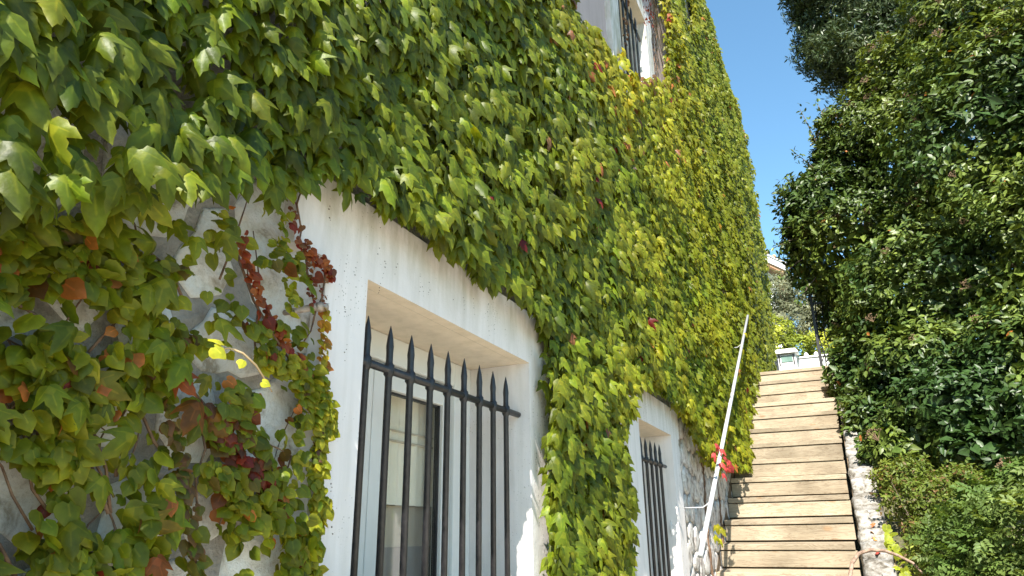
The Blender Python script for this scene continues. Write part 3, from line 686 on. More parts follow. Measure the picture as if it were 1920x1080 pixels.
redz = np.exp(-(((ub-400)/90)**2+((vb-780)/90)**2)); Cb = mixcol(Cb, palette(nb, 'deep'), rng.random(nb)*.6); Cb = np.where((rb < .04+.35*redz)[:, None], mixcol(palette(nb, 'red')*.45, palette(nb, 'olive')*.6, rng.random(nb)), Cb); Cb = np.where((rb > .96)[:, None], palette(nb, 'orange'), Cb)
Bb = hang(Pb, .7, (.1, 1.0), .6)
# strings of tiny leaves
def string(pts, kind, step, sz, wid=6):
    out = []
    for (a, b), (c, d) in zip(pts, pts[1:]):
        L = math.hypot(c-a, d-b); 
        for i in range(int(L/step)+1): t_ = i/max(1, L/step); out.append((a+(c-a)*t_+random.uniform(-wid, wid), b+(d-b)*t_+random.uniform(-wid, wid)))
    p = np.array([(-.99+random.uniform(0, .02), *wyz(a, b, -.985)) for a, b in out]); n_ = len(p)
    return p, np.random.uniform(sz*.7, sz*1.3, n_), mixcol(palette(n_, kind)*.6, palette(n_, 'brown'), rng.random(n_)) if isinstance(kind, str) else mixcol(palette(n_, kind[0])*(.7 if kind[0] == 'red' else 1), palette(n_, kind[1])*.8, rng.random(n_))
strs = [([(545, 370), (552, 420), (560, 450), (590, 480), (622, 520)], 'red', 4, .015, 6), ([(568, 470), (610, 505), (622, 522)], ('red', 'orange'), 3, .018, 5), ([(450, 440), (465, 520), (490, 575), (530, 640), (575, 700)], ('red', 'orange'), 3.4, .016, 6),
        ([(532, 400), (528, 450), (535, 520), (545, 560), (538, 590)], ('green', 'yellow'), 4, .017, 5), ([(601, 580), (606, 640), (604, 700)], ('yellow', 'orange'), 3.5, .018, 5), ([(575, 460), (580, 540), (585, 575)], 'red', 6, .010, 2),
        ([(606, 505), (603, 545), (598, 575)], 'red', 6, .009, 2), ([(490, 660), (540, 690), (590, 740), (606, 800)], ('green', 'yellow'), 1.1, .022, 18), ([(600, 700), (608, 770), (595, 850), (590, 900), (598, 950), (580, 1010), (578, 1120)], ('green', 'yellow'), 1.1, .021, 11),
        ([(370, 750), (430, 830), (490, 900), (530, 960)], ('red', 'brown'), 3.2, .022, 9), ([(395, 880), (450, 930), (520, 980), (560, 1060)], ('green', 'yellow'), 2.2, .024, 16), ([(600, 780), (592, 840), (585, 880)], 'brown', 4, .010, 3), ([(300, 740), (330, 870), (355, 960), (360, 1100)], ('brown', 'green'), 5, .022, 14),
        ([(110, 730), (105, 800), (95, 860)], ('green', 'yellow'), 9, .024, 5), ([(220, 700), (165, 790), (110, 850), (60, 880)], ('green', 'yellow'), 13, .022, 9)]
ps, ss, cs = [Pb], [sb], [Cb]
for a in strs:
    p_, s_, c_ = string(*a); ps.append(p_); ss.append(s_); cs.append(c_)
Pb = np.concatenate(ps); sb = np.concatenate(ss); Cb = np.concatenate(cs); Bb = hang(Pb, .7, (.1, 1.0), .6)
leaf_plant(iv_b, Pb, Bb, sb, Cb, IVYS, M_IVY_O, M_IVY, 150, mass='small_leaf_mass')
# medium lobed leaves of the same plant
med = []
rm = random.Random(5)
for _ in range(330):
    uu, vv = rm.uniform(-80, 520), rm.uniform(385, 1150)
    w = .9 if vv < 470 else (.5 if uu < 420 else .12)
    if 500 < vv < 720 and uu < 260: w = .25
    yy, zz = wyz(uu, vv+28, -.97)
    if any(inpoly(gp, np.array([yy, yy, yy+.03, yy-.03]), np.array([zz, zz+.03, zz, zz])).any() for gp in GAPS): continue
    if rm.random() < w*.36: med.append((uu, vv))
med += [(300, 690), (345, 700), (390, 730), (420, 760), (360, 770), (400, 800), (330, 730), (440, 740), (250, 840), (150, 850), (190, 920), (300, 930), (320, 990), (340, 960), (230, 1020), (280, 560), (310, 550), (370, 470), (330, 440), (420, 460), (300, 640), (270, 620)]
P_ = np.array([tuple(at(a, b-25, -.965+random.uniform(-.02, .03))) for a, b in med]); nm = len(P_); sm = rng.uniform(.032, .054, nm)*np.array([1.15 if v_ < 480 else 1. for _, v_ in med])
Cm = mixcol(palette(nm, 'green'), palette(nm, 'yellow'), rng.uniform(0, .35, nm)); mu = np.array(med, float)
rz = np.exp(-(((mu[:, 0]-370)/75)**2+((mu[:, 1]-750)/70)**2))+.9*np.exp(-(((mu[:, 0]-60)/60)**2+((mu[:, 1]-660)/60)**2))+.5*np.exp(-(((mu[:, 0]-270)/60)**2+((mu[:, 1]-880)/60)**2))+.08
rzr = rng.random(nm) < rz*.7; Cm = np.where(rzr[:, None], mixcol(palette(nm, 'red')*.7, palette(nm, 'green'), rng.uniform(.1, .8, nm)), Cm)
leaf_plant(iv_b, P_, hang(P_, .5, (.2, .8), .4), sm, Cm, IVY, M_IVY_O, M_IVY, 150)
# wandering stems on the stones
rs = random.Random(31)
for i in range(34):
    a = (rs.uniform(-40, 560), rs.uniform(420, 1080)); b = (a[0]+rs.uniform(-90, 90), a[1]-rs.uniform(60, 200)); c = (b[0]+rs.uniform(-70, 70), b[1]-rs.uniform(20, 120))
    if max(b[0], c[0]) > 585: continue
    vine(PX([a, b, c], -1.0), rs.uniform(.0015, .0035), .0012, iv_b, seed=200+i, x0=-1.0)
for i, pts in enumerate([[(603, 480), (600, 560), (580, 605), (568, 640)], [(565, 470), (580, 560), (585, 590)], [(555, 360), (553, 400), (560, 450)], [(600, 780), (590, 900), (585, 1080)], [(440, 480), (470, 560), (520, 650), (600, 760)], [(350, 730), (450, 840), (540, 960), (580, 1040)], [(0, 560), (60, 600), (110, 660)], [(360, 1080), (365, 900), (375, 800)]]):
    vine(PX(pts, -1.0), .003, .0018, iv_b, seed=300+i, x0=-.997)
# sprig arching out of the wall, sunlight put into its pale colours
sp = [at(395, 660, -.90), at(430, 652, -.87), at(455, 662, -.86), at(480, 685, -.86), at(497, 712, -.87), at(510, 735, -.89)]
m = MB(); m.tube(sp, [.0011, .0016, .0018, .0018, .0015, .001], 6); m.build('stem', simple('pale_stem', (.42, .30, .16), (.5, .36, .2), 30, .6), iv_b, smooth=True)
place_leaves(iv_b, [(412, 640), (402, 652), (456, 676), (492, 716)], [.028, .027, .018, .017], [(.34, .36, .03)]*4, -.862, IVYS, spread=.9, label='yellow-green leaf of the arching sprig, sunlight put into its pale colour')
# pink red dry stems beside the upper window
for i in range(7):
    vine(PX([(1216+i*2, -60), (1217+i*2.2, 40), (1221+i*1.6, 100), (1212+i*3, 140)], -1.03), .004, .003, iv_main, seed=400+i, mat=M_STEM, jitter=.05)
pts = [(1216+random.gauss(0, 5)+v_*.03, v_) for v_ in np.linspace(-20, 135, 90)]
place_leaves(iv_main, pts[:40], [.03]*40, palette(40, 'red')*np.array([[.9, 2.2, 2]]), -1.0, IVYS, spread=1.2)
pts = [(1172+random.gauss(0, 2)+abs(v_-40)*.05, v_) for v_ in np.linspace(-10, 80, 22)]
place_leaves(iv_main, pts, [.035]*22, palette(22, 'brown'), -1.05, IVYS, spread=1.2)
pts = [(1167, 97), (1172, 104), (1163, 102), (1178, 112), (1170, 92)]
place_leaves(iv_main, pts, [.075]*5, palette(5, 'yellow'), -.97, IVY)

# ================================================================== SHRUBS AND TREES
def cloud(ells, nclus, per, size, tpls, face_cam=True, shell=(.72, 1.04), nscale=1.4, namp=.22, up=.5, spread=.9, ymin=None, seed=1):
    """clusters of leaves on the skins of several ellipsoids; returns P, B, size, depth, noise"""
    r_ = np.random.default_rng(seed); Ps, Ds = [], []
    A = np.array([e[3]*e[4]+e[4]*e[5]+e[3]*e[5] for e in ells]); A = A/A.sum()
    for e, a in zip(ells, A):
        c = np.array(e[:3]); rad = np.array(e[3:6]); n_ = int(nclus*a); d = norm(r_.normal(size=(n_*2, 3)))
        if face_cam:
            tc = norm((-c)[None])[0]; d = d[(d@tc) > -.25]
        d = d[:n_]; sh = r_.uniform(*shell, len(d))**.6; bmp = nz(d*rad+c, nscale, e[0])
        p = c+d*rad*(sh*(1+namp*bmp))[:, None]; Ps.append(p); nn = norm(d/rad); Ds.append(nn)
    P_, N_ = np.concatenate(Ps), np.concatenate(Ds)
    ins = np.zeros(len(P_))
    for e in ells: ins += (((P_-np.array(e[:3]))/np.array(e[3:6]))**2).sum(1) < .45
    k_ = (ins == 0) & inview(P_, 160); P_, N_ = P_[k_], N_[k_]
    n_ = len(P_); axis = norm(N_+np.array([0, -.15, up])+r_.normal(0, .35, (n_, 3)))
    cP = np.repeat(P_, per, 0); ax = np.repeat(axis, per, 0); rnd = r_.normal(size=(n_*per, 3)); side = norm(rnd-(rnd*ax).sum(1, keepdims=True)*ax)
    el = r_.uniform(-.25, 1.0, n_*per)[:, None]; dirn = norm(side+ax*el*spread); s_ = r_.uniform(.65, 1.2, n_*per)*size
    pos = cP-ax*(r_.uniform(0, .09, n_*per)[:, None])*(size/.08)+side*.006
    nrm = norm(ax+np.array([0, 0, .25])-dirn*.3)
    Bm = frames(dirn, nrm, r_.normal(0, .45, n_*per)); nv = np.repeat(nz(P_, 1.1, 3.3), per)
    return pos, Bm, s_, nv
def trunk(root, pts, rads, name='trunk'):
    m = MB(); m.tube(pts, rads, 8); m.build(name, M_BARK, root, smooth=True)

# large laurel-like shrub right of the stairs
sh = empty('viburnum_shrub', (1.4, 9, .8), 'huge dense evergreen shrub with brown flower heads leaning over the stairs', 'shrub')
ELL = [(1.05, 10.9, 4.05, 1.35, 1.5, 1.35), (.95, 10.6, 2.75, .90, 1.4, 1.0), (1.5, 9.2, 2.5, 1.22, 1.4, 1.5), (1.05, 8.7, 1.55, .90, 1.1, .75), (2.4, 8.6, 4.0, 1.35, 1.5, 1.6), (2.7, 8.0, 2.3, 1.4, 1.4, 1.6), (1.9, 10.2, 5.05, 1.35, 1.4, 1.15),
       (1.15, 7.8, 1.05, .78, .8, .55), (2.9, 9.2, 6.0, 1.3, 1.4, 1.3), (3.5, 7.9, 4.6, 1.3, 1.3, 1.6), (3.3, 7.4, 3.0, 1.3, 1.2, 1.5), (2.2, 7.6, 1.3, 1.1, .9, .9), (.75, 11.0, 5.0, .75, .9, .62), (3.9, 8.6, 7.2, 1.3, 1.3, 1.3), (.45, 10.6, 3.4, .42, .6, .7), (.30, 10.2, 4.4, .62, .9, .70), (.30, 9.3, 1.75, .34, .5, .42), (.38, 8.4, 1.1, .36, .5, .35), (.45, 7.7, .72, .32, .45, .26), (.55, 9.6, 2.0, .50, .7, .55), (.62, 8.8, 1.25, .55, .7, .5), (.72, 7.9, .78, .52, .6, .42), (1.3, 7.3, .62, .6, .6, .4), (2.0, 7.0, .9, .9, .7, .6), (2.9, 6.9, 1.2, 1.0, .8, .8), (1.3, 10.6, 5.3, .9, 1.1, .8), (2.4, 9.8, 5.6, 1.2, 1.3, 1.2), (.65, 10.4, 3.9, .95, 1.2, .9), (1.08, 10.3, 5.35, .78, .9, .78), (1.75, 10.1, 5.95, .9, .9, .85), (.62, 10.3, 4.85, .55, .8, .6)]
P, B, s_, nv = cloud(ELL, 42000, 6, .078, OVAL, seed=3, shell=(.6, 1.04), namp=.36, nscale=1.9)
print('shrub leaves', len(P))
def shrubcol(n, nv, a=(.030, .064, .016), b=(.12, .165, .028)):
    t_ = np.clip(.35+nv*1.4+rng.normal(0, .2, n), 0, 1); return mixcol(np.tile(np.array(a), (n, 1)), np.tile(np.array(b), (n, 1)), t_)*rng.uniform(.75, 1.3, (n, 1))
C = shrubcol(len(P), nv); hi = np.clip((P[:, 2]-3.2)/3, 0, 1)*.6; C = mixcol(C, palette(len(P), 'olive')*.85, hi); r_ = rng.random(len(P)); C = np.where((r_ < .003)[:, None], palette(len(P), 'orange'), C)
leaf_plant(sh, P, B, s_, C, OVAL, M_VIB_O, M_VIB, 300)
Pi, Bi, si, ni = cloud(ELL, 27000, 5, .17, OVALF, seed=4, shell=(.3, .74)); leaf_plant(sh, Pi, Bi, si, shrubcol(len(Pi), ni), OVALF, M_VIB_O, M_VIB, 0, mass='inner_leaf_mass')
trunk(sh, [(1.5, 9.3, .9), (1.45, 9.6, 2.2), (1.6, 10, 3.6)], [.09, .07, .04]); trunk(sh, [(1.7, 9.1, .9), (2.2, 8.9, 2.4), (2.7, 8.9, 4.2)], [.08, .06, .03], 'branch'); trunk(sh, [(1.4, 9.2, .9), (1.1, 9.0, 1.7), (.8, 9.2, 2.6)], [.05, .035, .015], 'branch')
# brown flower heads: a stalked dome of tiny beads
def head_mesh(seed):
    r_ = random.Random(seed); m = MB()
    for i in range(34):
        a = r_.uniform(0, 6.28); q = math.sqrt(r_.random()); p = Vector((math.cos(a)*q*.5, math.sin(a)*q*.5, .32*(1-q*q)+r_.uniform(-.04, .04))); s2 = r_.uniform(.035, .06)
        m.add([p+Vector(t_)*s2 for t_ in ((1, 0, 0), (0, 1, 0), (-1, 0, 0), (0, -1, 0), (0, 0, 1), (0, 0, -1))], [(0, 1, 4), (1, 2, 4), (2, 3, 4), (3, 0, 4), (1, 0, 5), (2, 1, 5), (3, 2, 5), (0, 3, 5)])
        if i % 3 == 0: m.tube([(0, 0, -.4), p*.6+Vector((0, 0, -.1)), p], .012, 3)
    return m.mesh('flower_head')
M_HEAD = simple('dry_flower_head', (.12, .075, .045), (.26, .17, .10), 40, .8); heads = [head_mesh(i) for i in range(3)]
for h_ in heads: h_.materials.append(M_HEAD)
idx = np.random.default_rng(8).permutation(len(P)); cnt = 0
dmin = np.linalg.norm(P, axis=1)
for i in idx:
    if cnt > 150: break
    p = P[i]
    if nv[i] < -.02 or (p[2] < 3.4 and rng.random() < .75): continue
    f_ = False
    o = bpy.data.objects.new('flower_head', heads[cnt % 3]); col.objects.link(o); o.parent = sh
    d = norm((-p)[None])[0]; o.location = Vector(p+d*.15+np.array([0, 0, .05]))-sh.location; s2 = rng.uniform(.10, .17); o.scale = (s2, s2, s2); o.rotation_euler = (rng.uniform(.2, 1.0), rng.uniform(-.5, .5), rng.uniform(0, 6)); cnt += 1
# sprigs poking out on the sky side
m = MB(); sprig_tips = []
for (u_, v_, u2, v2) in [(1545, 300, 1500, 205), (1540, 330, 1488, 285), (1530, 380, 1472, 335), (1520, 400, 1445, 385), (1520, 440, 1440, 470), (1530, 470, 1462, 520), (1560, 250, 1532, 195), (1530, 520, 1500, 565), (1520, 350, 1455, 362), (1510, 430, 1450, 430)]:
    a = aty(u_, v_, 9.9); b = aty(u2, v2, 9.8); m.tube([a, a.lerp(b, .5)+Vector((0, 0, .03)), b], [.010, .007, .003], 5)
    for t_ in np.linspace(.25, 1.02, 11):
        for _ in range(3): sprig_tips.append((a.lerp(b, t_)+Vector((random.gauss(0, .03), random.gauss(0, .05), random.gauss(0, .03))), (b-a).normalized()))
m.build('twig', M_BARK, sh, smooth=True)
Pt = np.array([tuple(p) for p, d in sprig_tips]); Dt = norm(np.array([tuple(d) for p, d in sprig_tips])*.8+rng.normal(0, .6, (len(Pt), 3))); nt_ = len(Pt)
leaf_plant(sh, Pt, frames(Dt, norm(np.array([[0, -.4, 1.]])+rng.normal(0, .3, (nt_, 3)))), rng.uniform(.05, .085, nt_), shrubcol(nt_, np.zeros(nt_)), OVAL, M_VIB_O, M_VIB, 0, mass='sprig_leaf_mass')

# dark tree behind it
tr = empty('evergreen_tree', (2.6, 13.2, 2.1), 'dark fine-leaved evergreen tree rising behind the big shrub', 'tree')
EL2 = [(1.75, 13.4, 9.5, 1.45, 1.4, 1.45), (2.7, 13.2, 9.3, 1.5, 1.4, 1.5), (1.35, 13.2, 10.6, 1.15, 1.2, 1.1), (3.9, 13.0, 9.6, 1.5, 1.3, 1.6), (2.2, 13.0, 8.3, 1.0, .9, .75)]
P, B, s_, nv = cloud(EL2, 19000, 6, .11, SLIM, seed=5, shell=(.5, 1.04), up=-.3, namp=.42, nscale=1.2)
print('tree leaves', len(P)); o = leaf_plant(tr, P, B, s_, shrubcol(len(P), nv, (.040, .068, .026), (.095, .125, .055)), SLIM, M_VIB_O, M_VIB, 300)
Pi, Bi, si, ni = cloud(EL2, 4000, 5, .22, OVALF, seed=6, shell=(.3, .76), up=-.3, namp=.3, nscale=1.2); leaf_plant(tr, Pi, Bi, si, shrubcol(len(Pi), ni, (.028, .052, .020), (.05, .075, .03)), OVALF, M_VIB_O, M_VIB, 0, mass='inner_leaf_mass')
trunk(tr, [(2.6, 13.2, 2.0), (2.5, 13.3, 5), (2.3, 13.3, 8.6), (2.2, 13.3, 9.6)], [.17, .14, .09, .05]); trunk(tr, [(2.45, 13.3, 7.2), (1.7, 13.3, 8.8), (1.3, 13.3, 10)], [.07, .05, .02], 'branch')

# feathery pale plant, lower right: sprays of small leaflets
def tpl_spray(seed, n=4, w=.17):
    r_ = random.Random(seed); Vs, Ts, Es = [], [], []; b = 0
    for i in range(n*2+1):
        t_ = .15+.75*(i//2)/n if i < n*2 else .85; s3 = 1 if i % 2 else -1; ang = s3*r_.uniform(.7, 1.1) if i < n*2 else 0
        L = (.42 if i < n*2 else .5)*r_.uniform(.8, 1.1)*(1-.25*abs(t_-.4)); ca, sa = math.cos(ang), math.sin(ang); zz = r_.uniform(-.08, .08)
        for (lx, ly, e) in ((0, 0, 0), (w, .45, 1), (0, 1, 1), (-w, .45, 1), (0, .5, 0)):
            X = lx*L*1.6; Y_ = ly*L; Vs.append((X*ca+Y_*sa, t_-X*sa+Y_*ca*.9, zz+.35*abs(lx)-.12*ly*ly*L)); Es.append(e)
        Ts += [(b, b+1, b+4), (b+1, b+2, b+4), (b+2, b+3, b+4), (b+3, b, b+4)]; b += 5
    return np.array(Vs), np.array(Ts), np.array(Es, float)
SPR = [tpl_spray(k_) for k_ in range(5)]
fe = empty('feathery_bush', (1.3, 4.9, -1.2), 'light green feathery-leaved bush in the lower right corner', 'bush')
EL3 = [(1.05, 4.9, -.10, .62, .6, .42), (1.45, 5.0, .10, .70, .6, .42), (.75, 5.1, -.35, .36, .5, .34), (1.7, 4.6, -.2, .7, .6, .5), (1.2, 4.6, -.5, .7, .5, .4), (.78, 5.6, .02, .28, .3, .20), (.66, 5.3, -.14, .30, .4, .33), (1.9, 4.9, .22, .6, .5, .36), (.95, 5.3, .10, .4, .4, .27), (1.4, 5.2, .28, .4, .4, .26)]
P, B, s_, nv = cloud(EL3, 4200, 3, .10, SPR, seed=7, up=.9, namp=.3, nscale=2.5, shell=(.6, 1.06))
print('sprays', len(P)); cc = shrubcol(len(P), nv, (.060, .110, .022), (.135, .19, .05)); leaf_plant(fe, P, B, s_, cc, SPR, M_SOFT_O, M_SOFT, 300, name='leaf_spray', mass='leaf_spray_mass')
for i in range(16): a = random.uniform(.7, 1.9); trunk(fe, [(a, 4.9, -1.3), (a+.05, 4.9, -.6), (a+random.uniform(-.1, .1), 4.8, random.uniform(-.2, .1))], [.008, .006, .003], 'stem')
# fine olive and brown leaved bush between kerb and shrub
fb = empty('small_leaved_bush', (.5, 6.4, -.5), 'small wiry bush with tiny olive leaves beside the kerb', 'bush')
EL4 = [(.45, 6.9, .42, .24, .35, .18), (.8, 6.7, .25, .3, .4, .25), (.62, 5.7, -.38, .2, .35, .2), (.40, 5.9, -.22, .12, .3, .12), (.50, 6.5, .22, .24, .35, .20), (.66, 6.3, .12, .26, .35, .22), (.48, 6.2, .0, .16, .3, .16), (.72, 6.0, -.12, .28, .35, .25)]
P, B, s_, nv = cloud(EL4, 4200, 5, .036, OVAL, seed=9, namp=.5, nscale=4, shell=(.3, 1.15))
cc = mixcol(shrubcol(len(P), nv, (.09, .13, .02), (.25, .30, .05)), palette(len(P), 'brown'), (rng.random(len(P)) < .12)*.8); leaf_plant(fb, P, B, s_, cc, OVAL, M_SOFT_O, M_SOFT, 60)
for i in range(9):
    a = random.uniform(.36, .8); b_ = random.uniform(5.9, 6.7); trunk(fb, [(a, b_, -.5), (a+random.uniform(-.05, .05), b_, -.1), (a+random.uniform(-.12, .1), b_-.1, random.uniform(.1, .4))], [.004, .003, .0015], 'twig')
# yellow-green creeper on the kerb edge
cr = empty('yellow_creeper', (.27, 5.5, -.5), 'bright yellow-green creeper trailing along the outer kerb edge', 'creeper')
pts = [(1663, 985), (1670, 992), (1660, 1000), (1668, 1006), (1674, 1014), (1664, 1018), (1672, 1026), (1678, 1020), (1668, 1034), (1676, 1040), (1690, 1055), (1682, 1062), (1695, 1066), (1700, 1072), (1686, 1048), (1672, 1000), (1680, 1032), (1690, 1075)]
def atyv(u_, v_, y_): return np.array(tuple(aty(u_, v_, y_)))
P_ = np.array([atyv(a, b, 5.6-(b-985)*.004) for a, b in pts]); n_ = len(P_)
leaf_plant(cr, P_, frames(rng.normal(0, 1, (n_, 3))+np.array([[0, -.6, -.6]]), np.tile(np.array([[.1, -.8, .8]]), (n_, 1))+rng.normal(0, .25, (n_, 3))), rng.uniform(.045, .065, n_), np.tile(np.array([[.22, .27, .02]]), (n_, 1))*rng.uniform(.7, 1.1, (n_, 1)), IVYS, M_SOFT_O, M_SOFT, n_)
m = MB(); m.tube([P_[0]+[0, .05, .02], P_[3]+[0, .03, 0], P_[7]+[0, .03, 0], P_[12]+[0, .03, -.02], P_[17]+[0, .05, -.05]], .003, 5); m.build('stem', M_STEM, cr, smooth=True)
# fallen leaves on the kerb
M_DRY = leafmat('dry_fallen_leaf', True, trans=.1, rough=.7, spec=.2)
rf = random.Random(61); fl_cols = [(.38, .13, .05), (.28, .05, .04), (.45, .28, .12), (.30, .16, .08), (.48, .22, .06)]
names_ = {0: 'orange', 1: 'dark red', 2: 'tan', 3: 'brown', 4: 'amber'}
dm = tri_mesh('fallen_leaf', *IVY[2][:3], None, M_DRY); dm2 = tri_mesh('fallen_leaf', *IVYS[1][:3], None, M_DRY)
for i in range(40):
    if i < 28: yy = rf.uniform(4.7, 5.55); xx = rf.uniform(.05, .27)
    elif i < 33: yy = rf.uniform(6.2, 6.6); xx = rf.uniform(.12, .24)
    else: yy = rf.uniform(4.7, 5.5); xx = rf.uniform(.26, .42)
    zz = nl(yy)+.035 if xx < .22 else nl(yy)-.06-(xx-.22)*.5; ci = rf.randrange(5); s2 = rf.uniform(.035, .06)
    o = bpy.data.objects.new('fallen_leaf', dm if i % 2 else dm2); col.objects.link(o); o.location = (xx, yy, zz); o.scale = (s2, s2, s2*1.6); o.rotation_euler = (R(30)+rf.uniform(-.5, .5), rf.uniform(-.5, .5), rf.uniform(0, 6.28)); o.color = (*fl_cols[ci], 1)
    wh = 'near the bent root' if i < 28 else ('under the wiry bush' if i < 33 else 'on the soil outside the kerb')
    tag(o, f'small dry {names_[ci]} fallen leaf on the white kerb {wh}' if i < 33 else f'small dry {names_[ci]} fallen leaf {wh}', 'leaf', 'fallen leaves along the kerb')
# bent root over the kerb
rt = MB(); pp = [aty(1588, 1130, 5.1), aty(1593, 1085, 5.2), aty(1598, 1055, 5.28), aty(1610, 1038, 5.32), aty(1632, 1031, 5.35), aty(1660, 1033, 5.35), aty(1685, 1042, 5.3), aty(1712, 1056, 5.25), aty(1730, 1075, 5.2)]
rt.tube(pp, [.013, .012, .0125, .012, .011, .011, .009, .008, .005], 8); o = rt.build('bent_root', simple('grey_brown_root', (.16, .10, .07), (.34, .24, .18), 40, .85, .7, .006), smooth=True); tag(o, 'bent bare brown root arching across the kerb at the stair edge', 'root')

# ================================================================== TOP OF THE STAIRS AND BEYOND
ga = empty('iron_gate', (.0, 10.5, 2.0), 'black iron gate half hidden by the shrub at the stair top', 'gate')
m = MB(); m.box(-.07, -.03, 10.4, 10.44, 1.9, 3.35); m.build('post', M_IRON, ga, bevel=.003)
for i in range(4):
    x0 = .0+.085*i; m = MB(); m.tube([(x0, 10.43, 1.9), (x0+.015, 10.43, 2.3), (x0-.03, 10.43, 2.6), (x0, 10.43, 3.1)], .009, 6); m.build('bar', M_IRON, ga, smooth=True)
m = MB(); m.tube([(-.05, 10.43, 2.18), (.05, 10.43, 2.42), (.12, 10.43, 2.18), (.2, 10.43, 2.45), (.3, 10.43, 2.2)], .008, 6); m.build('scroll', M_IRON, ga, smooth=True)
for z_ in (2.12, 3.05): m = MB(); m.box(-.03, .34, 10.42, 10.44, z_, z_+.03); m.build('rail', M_IRON, ga)
M_WHITE = plaster('bright_white_paint', (.80, .80, .79), False)
pw = empty('garden_wall', (-.5, 16.3, 3.0), 'low white garden wall beyond the top of the stairs', 'wall')
m = MB(); m.box(-2.4, 1.6, 16.2, 16.4, 2.6, 3.56); m.build('wall_body', M_WHITE, pw, bevel=.01)
m = MB(); m.box(-2.42, 1.62, 16.17, 16.43, 3.562, 3.60); m.build('coping', M_WHITE, pw, bevel=.008)
for i in range(16):
    x0 = -1.75+.2*i
    if -.98 < x0 < -.48: continue
    m = MB(); m.tube([(x0, 16.3, 3.602), (x0, 16.3, 3.62), (x0, 16.3, 3.65), (x0, 16.3, 3.68), (x0, 16.3, 3.70)], [.02, .045, .05, .035, .012], 8); m.build('finial', M_IRON if i % 3 == 0 else M_WHITE, pw, smooth=True)
mbx = empty('white_cabinet', (-.73, 16, 3.0), 'small white cabinet with grey-green window in front of garden wall', 'cabinet')
m = MB(); m.box(-.92, -.55, 15.85, 16.15, 2.6, 3.62); m.build('body', M_WHITE, mbx, bevel=.008)
m = MB(); m.add([(-.99, 15.76, 3.624), (-.48, 15.76, 3.624), (-.48, 16.16, 3.624), (-.99, 16.16, 3.624), (-.93, 15.84, 3.73), (-.54, 15.84, 3.73), (-.54, 16.1, 3.73), (-.93, 16.1, 3.73)], [(0, 1, 2, 3), (4, 5, 6, 7), (0, 1, 5, 4), (1, 2, 6, 5), (2, 3, 7, 6), (3, 0, 4, 7)]); m.build('roof', M_WHITE, mbx, bevel=.006)
M_GG = simple('grey_green_glass', (.12, .20, .17), (.2, .3, .26), 4, .2)
m = MB(); m.box(-.85, -.62, 15.836, 15.848, 3.44, 3.565); m.build('window', M_GG, mbx)
for x0 in (-.885, -.595): m = MB(); m.box(x0-.012, x0+.012, 15.832, 15.848, 3.38, 3.60); m.build('post', M_IRON, mbx)

# yellow-green hedge
for (nm, lb, ells, ncl, sz, a, b, loc, tp) in [
    ('garden_hedge', 'sunlit yellow-green hedge behind the low white garden wall', [(-1.5, 18.9, 4.3, .62, .7, .95), (-1.1, 18.7, 4.72, .5, .6, .68), (-.6, 18.8, 4.35, .5, .6, .5), (0, 18.8, 4.35, .6, .6, .5), (-.75, 18.9, 3.9, .6, .6, .55), (0, 18.9, 3.9, .7, .6, .62), (.9, 18.9, 3.9, .7, .6, .6), (-2.4, 19, 4.5, .7, .7, 1.2)], 3600, .075, (.15, .20, .02), (.34, .38, .04), (-.4, 19, 3.6), OVAL),
    ]:
    K = 1.243; ells = [tuple(q*K for q in el_) for el_ in ells]; loc = (-.5, 23.5, 4.5)
    e = empty(nm, loc, lb, 'hedge'); P, B, s_, nv = cloud(ells, ncl*2, 4, sz*K, tp, seed=11, shell=(.6, 1.05), namp=.35, nscale=3)
    leaf_plant(e, P, B, s_, shrubcol(len(P), nv, a, b), tp, M_SOFT_O, M_SOFT, 0)
    for i in range(8): x0 = -2.7+.5*i; trunk(e, [(x0, 23.5, 4.3), (x0+.05, 23.5, 5.0)], [.02, .01], 'stem')
K = 1.16; ol = empty('olive_tree', (-.6*K, 25*K, 5.8), 'grey-green airy olive tree in front of the distant white house', 'tree')
EL5 = [(-1.15, 25, 7.75, .85, .9, .85), (-.35, 25.1, 7.7, .8, .9, .8), (.35, 25.2, 7.3, .9, .9, .95), (-.9, 24.8, 6.7, .9, .9, .8), (0, 24.9, 6.5, .95, .9, .8), (1.1, 25.3, 7.4, .9, .9, 1.1), (-1.9, 25.2, 7.0, .8, .8, .9), (.9, 25, 6.2, .9, .8, .8)]
EL5 = [tuple(q*K for q in el_) for el_ in EL5]; P, B, s_, nv = cloud(EL5, 15000, 4, .13*K, SLIM, seed=13, shell=(.25, 1.08), namp=.35, nscale=2.2)
leaf_plant(ol, P, B, s_, shrubcol(len(P), nv, (.12, .14, .085), (.27, .29, .19)), SLIM, M_SOFT_O, M_SOFT, 0)
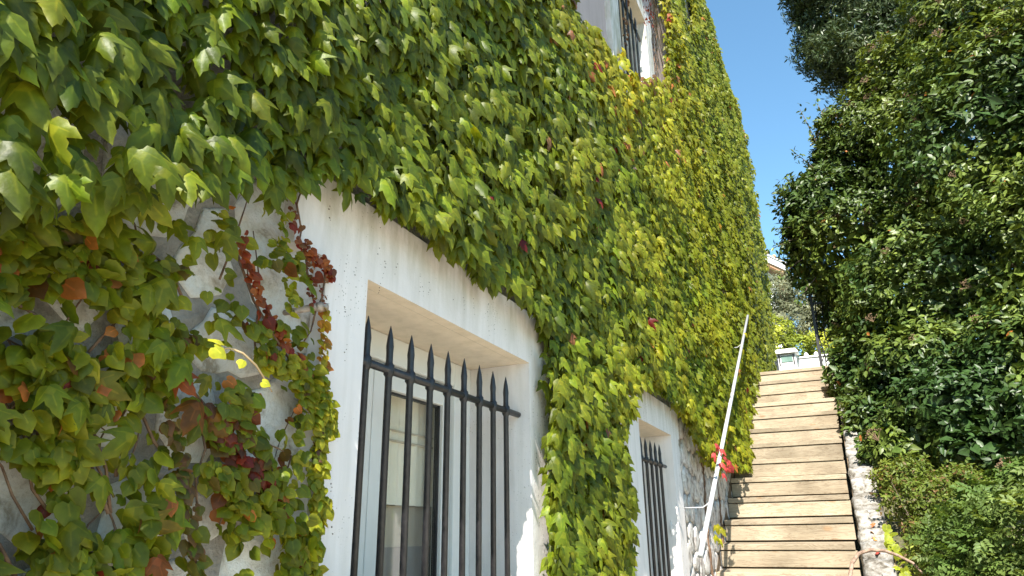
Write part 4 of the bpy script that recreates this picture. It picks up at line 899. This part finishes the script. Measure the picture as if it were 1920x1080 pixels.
for pts_, rr_, nm_ in (([(-.4, 25, 4.9), (-.4, 25, 5.6), (-.5, 25, 6.3), (-.2, 25, 7.0)], [.18, .16, .12, .08], 'trunk'), ([(-.5, 25, 6.2), (-1.0, 25, 6.9), (-1.1, 25, 7.7)], [.09, .06, .02], 'branch'), ([(-.3, 25, 6.6), (.3, 25, 7.2), (.7, 25, 7.7)], [.07, .05, .02], 'branch')):
    trunk(ol, [tuple(q*K for q in p_) for p_ in pts_], rr_, nm_)
# distant white house
dh = empty('distant_house', (-4, 38, 10), 'distant white house with terracotta eaves above the olive tree', 'house')
xc = aty(1450, 520, 36).x
m = MB(); m.add([(-9, 36, 8.5), (xc, 36, 8.5), (xc, 36, 12.30), (-2.35, 36, 13.0), (-5, 36, 15.0), (-9, 36, 12)], [(0, 1, 2, 3, 4, 5)])
m.add([(xc, 36, 8.5), (xc, 44, 8.5), (xc, 44, 12.30), (xc, 36, 12.30)], [(0, 1, 2, 3)]); m.build('wall', M_WHITE, dh)
sl_ = .74
def slab(x0, x1, y0, y1, zf, th, mat, name):
    m = MB(); V = []
    for x_ in (x0, x1):
        for y_ in (y0, y1):
            for k_ in (0, th): V.append((x_, y_, zf(x_)+k_))
    m.add(V, [(0, 1, 3, 2), (4, 6, 7, 5), (0, 4, 5, 1), (2, 3, 7, 6), (0, 2, 6, 4), (1, 5, 7, 3)]); return m.build(name, mat, dh)
M_TERRA = simple('terracotta', (.40, .20, .10), (.55, .32, .19), 8, .8, .5, .02)
zf = lambda x_: 12.98-sl_*(x_+2.3)
slab(-5.0, -1.2, 35.4, 44, lambda x_: zf(x_)+.03, .16, M_TERRA, 'eaves'); slab(-5.0, -1.1, 35.3, 44.1, lambda x_: zf(x_)+.195, .34, M_WHITE, 'verge'); slab(-5.0, -1.0, 35.25, 44.2, lambda x_: zf(x_)+.54, .10, simple('grey_roof', (.35, .32, .30), (.5, .46, .43), 6, .9), 'roof')
for i in range(10):
    x0 = -4.6+.34*i; m = MB(); m.tube([(x0, 35.28, zf(x0)+.70), (x0, 44, zf(x0)+.70)], .09, 6); m.build('roof_tile', M_TERRA, dh, smooth=True)
m = MB(); m.box(-2.35, -2.2, 35.9, 35.99, 12.25, 12.36); m.build('lamp', M_IRON, dh)
print('objects', len(bpy.data.objects), 'tris', sum(len(o.data.polygons) for o in bpy.data.objects if o.type == 'MESH'))
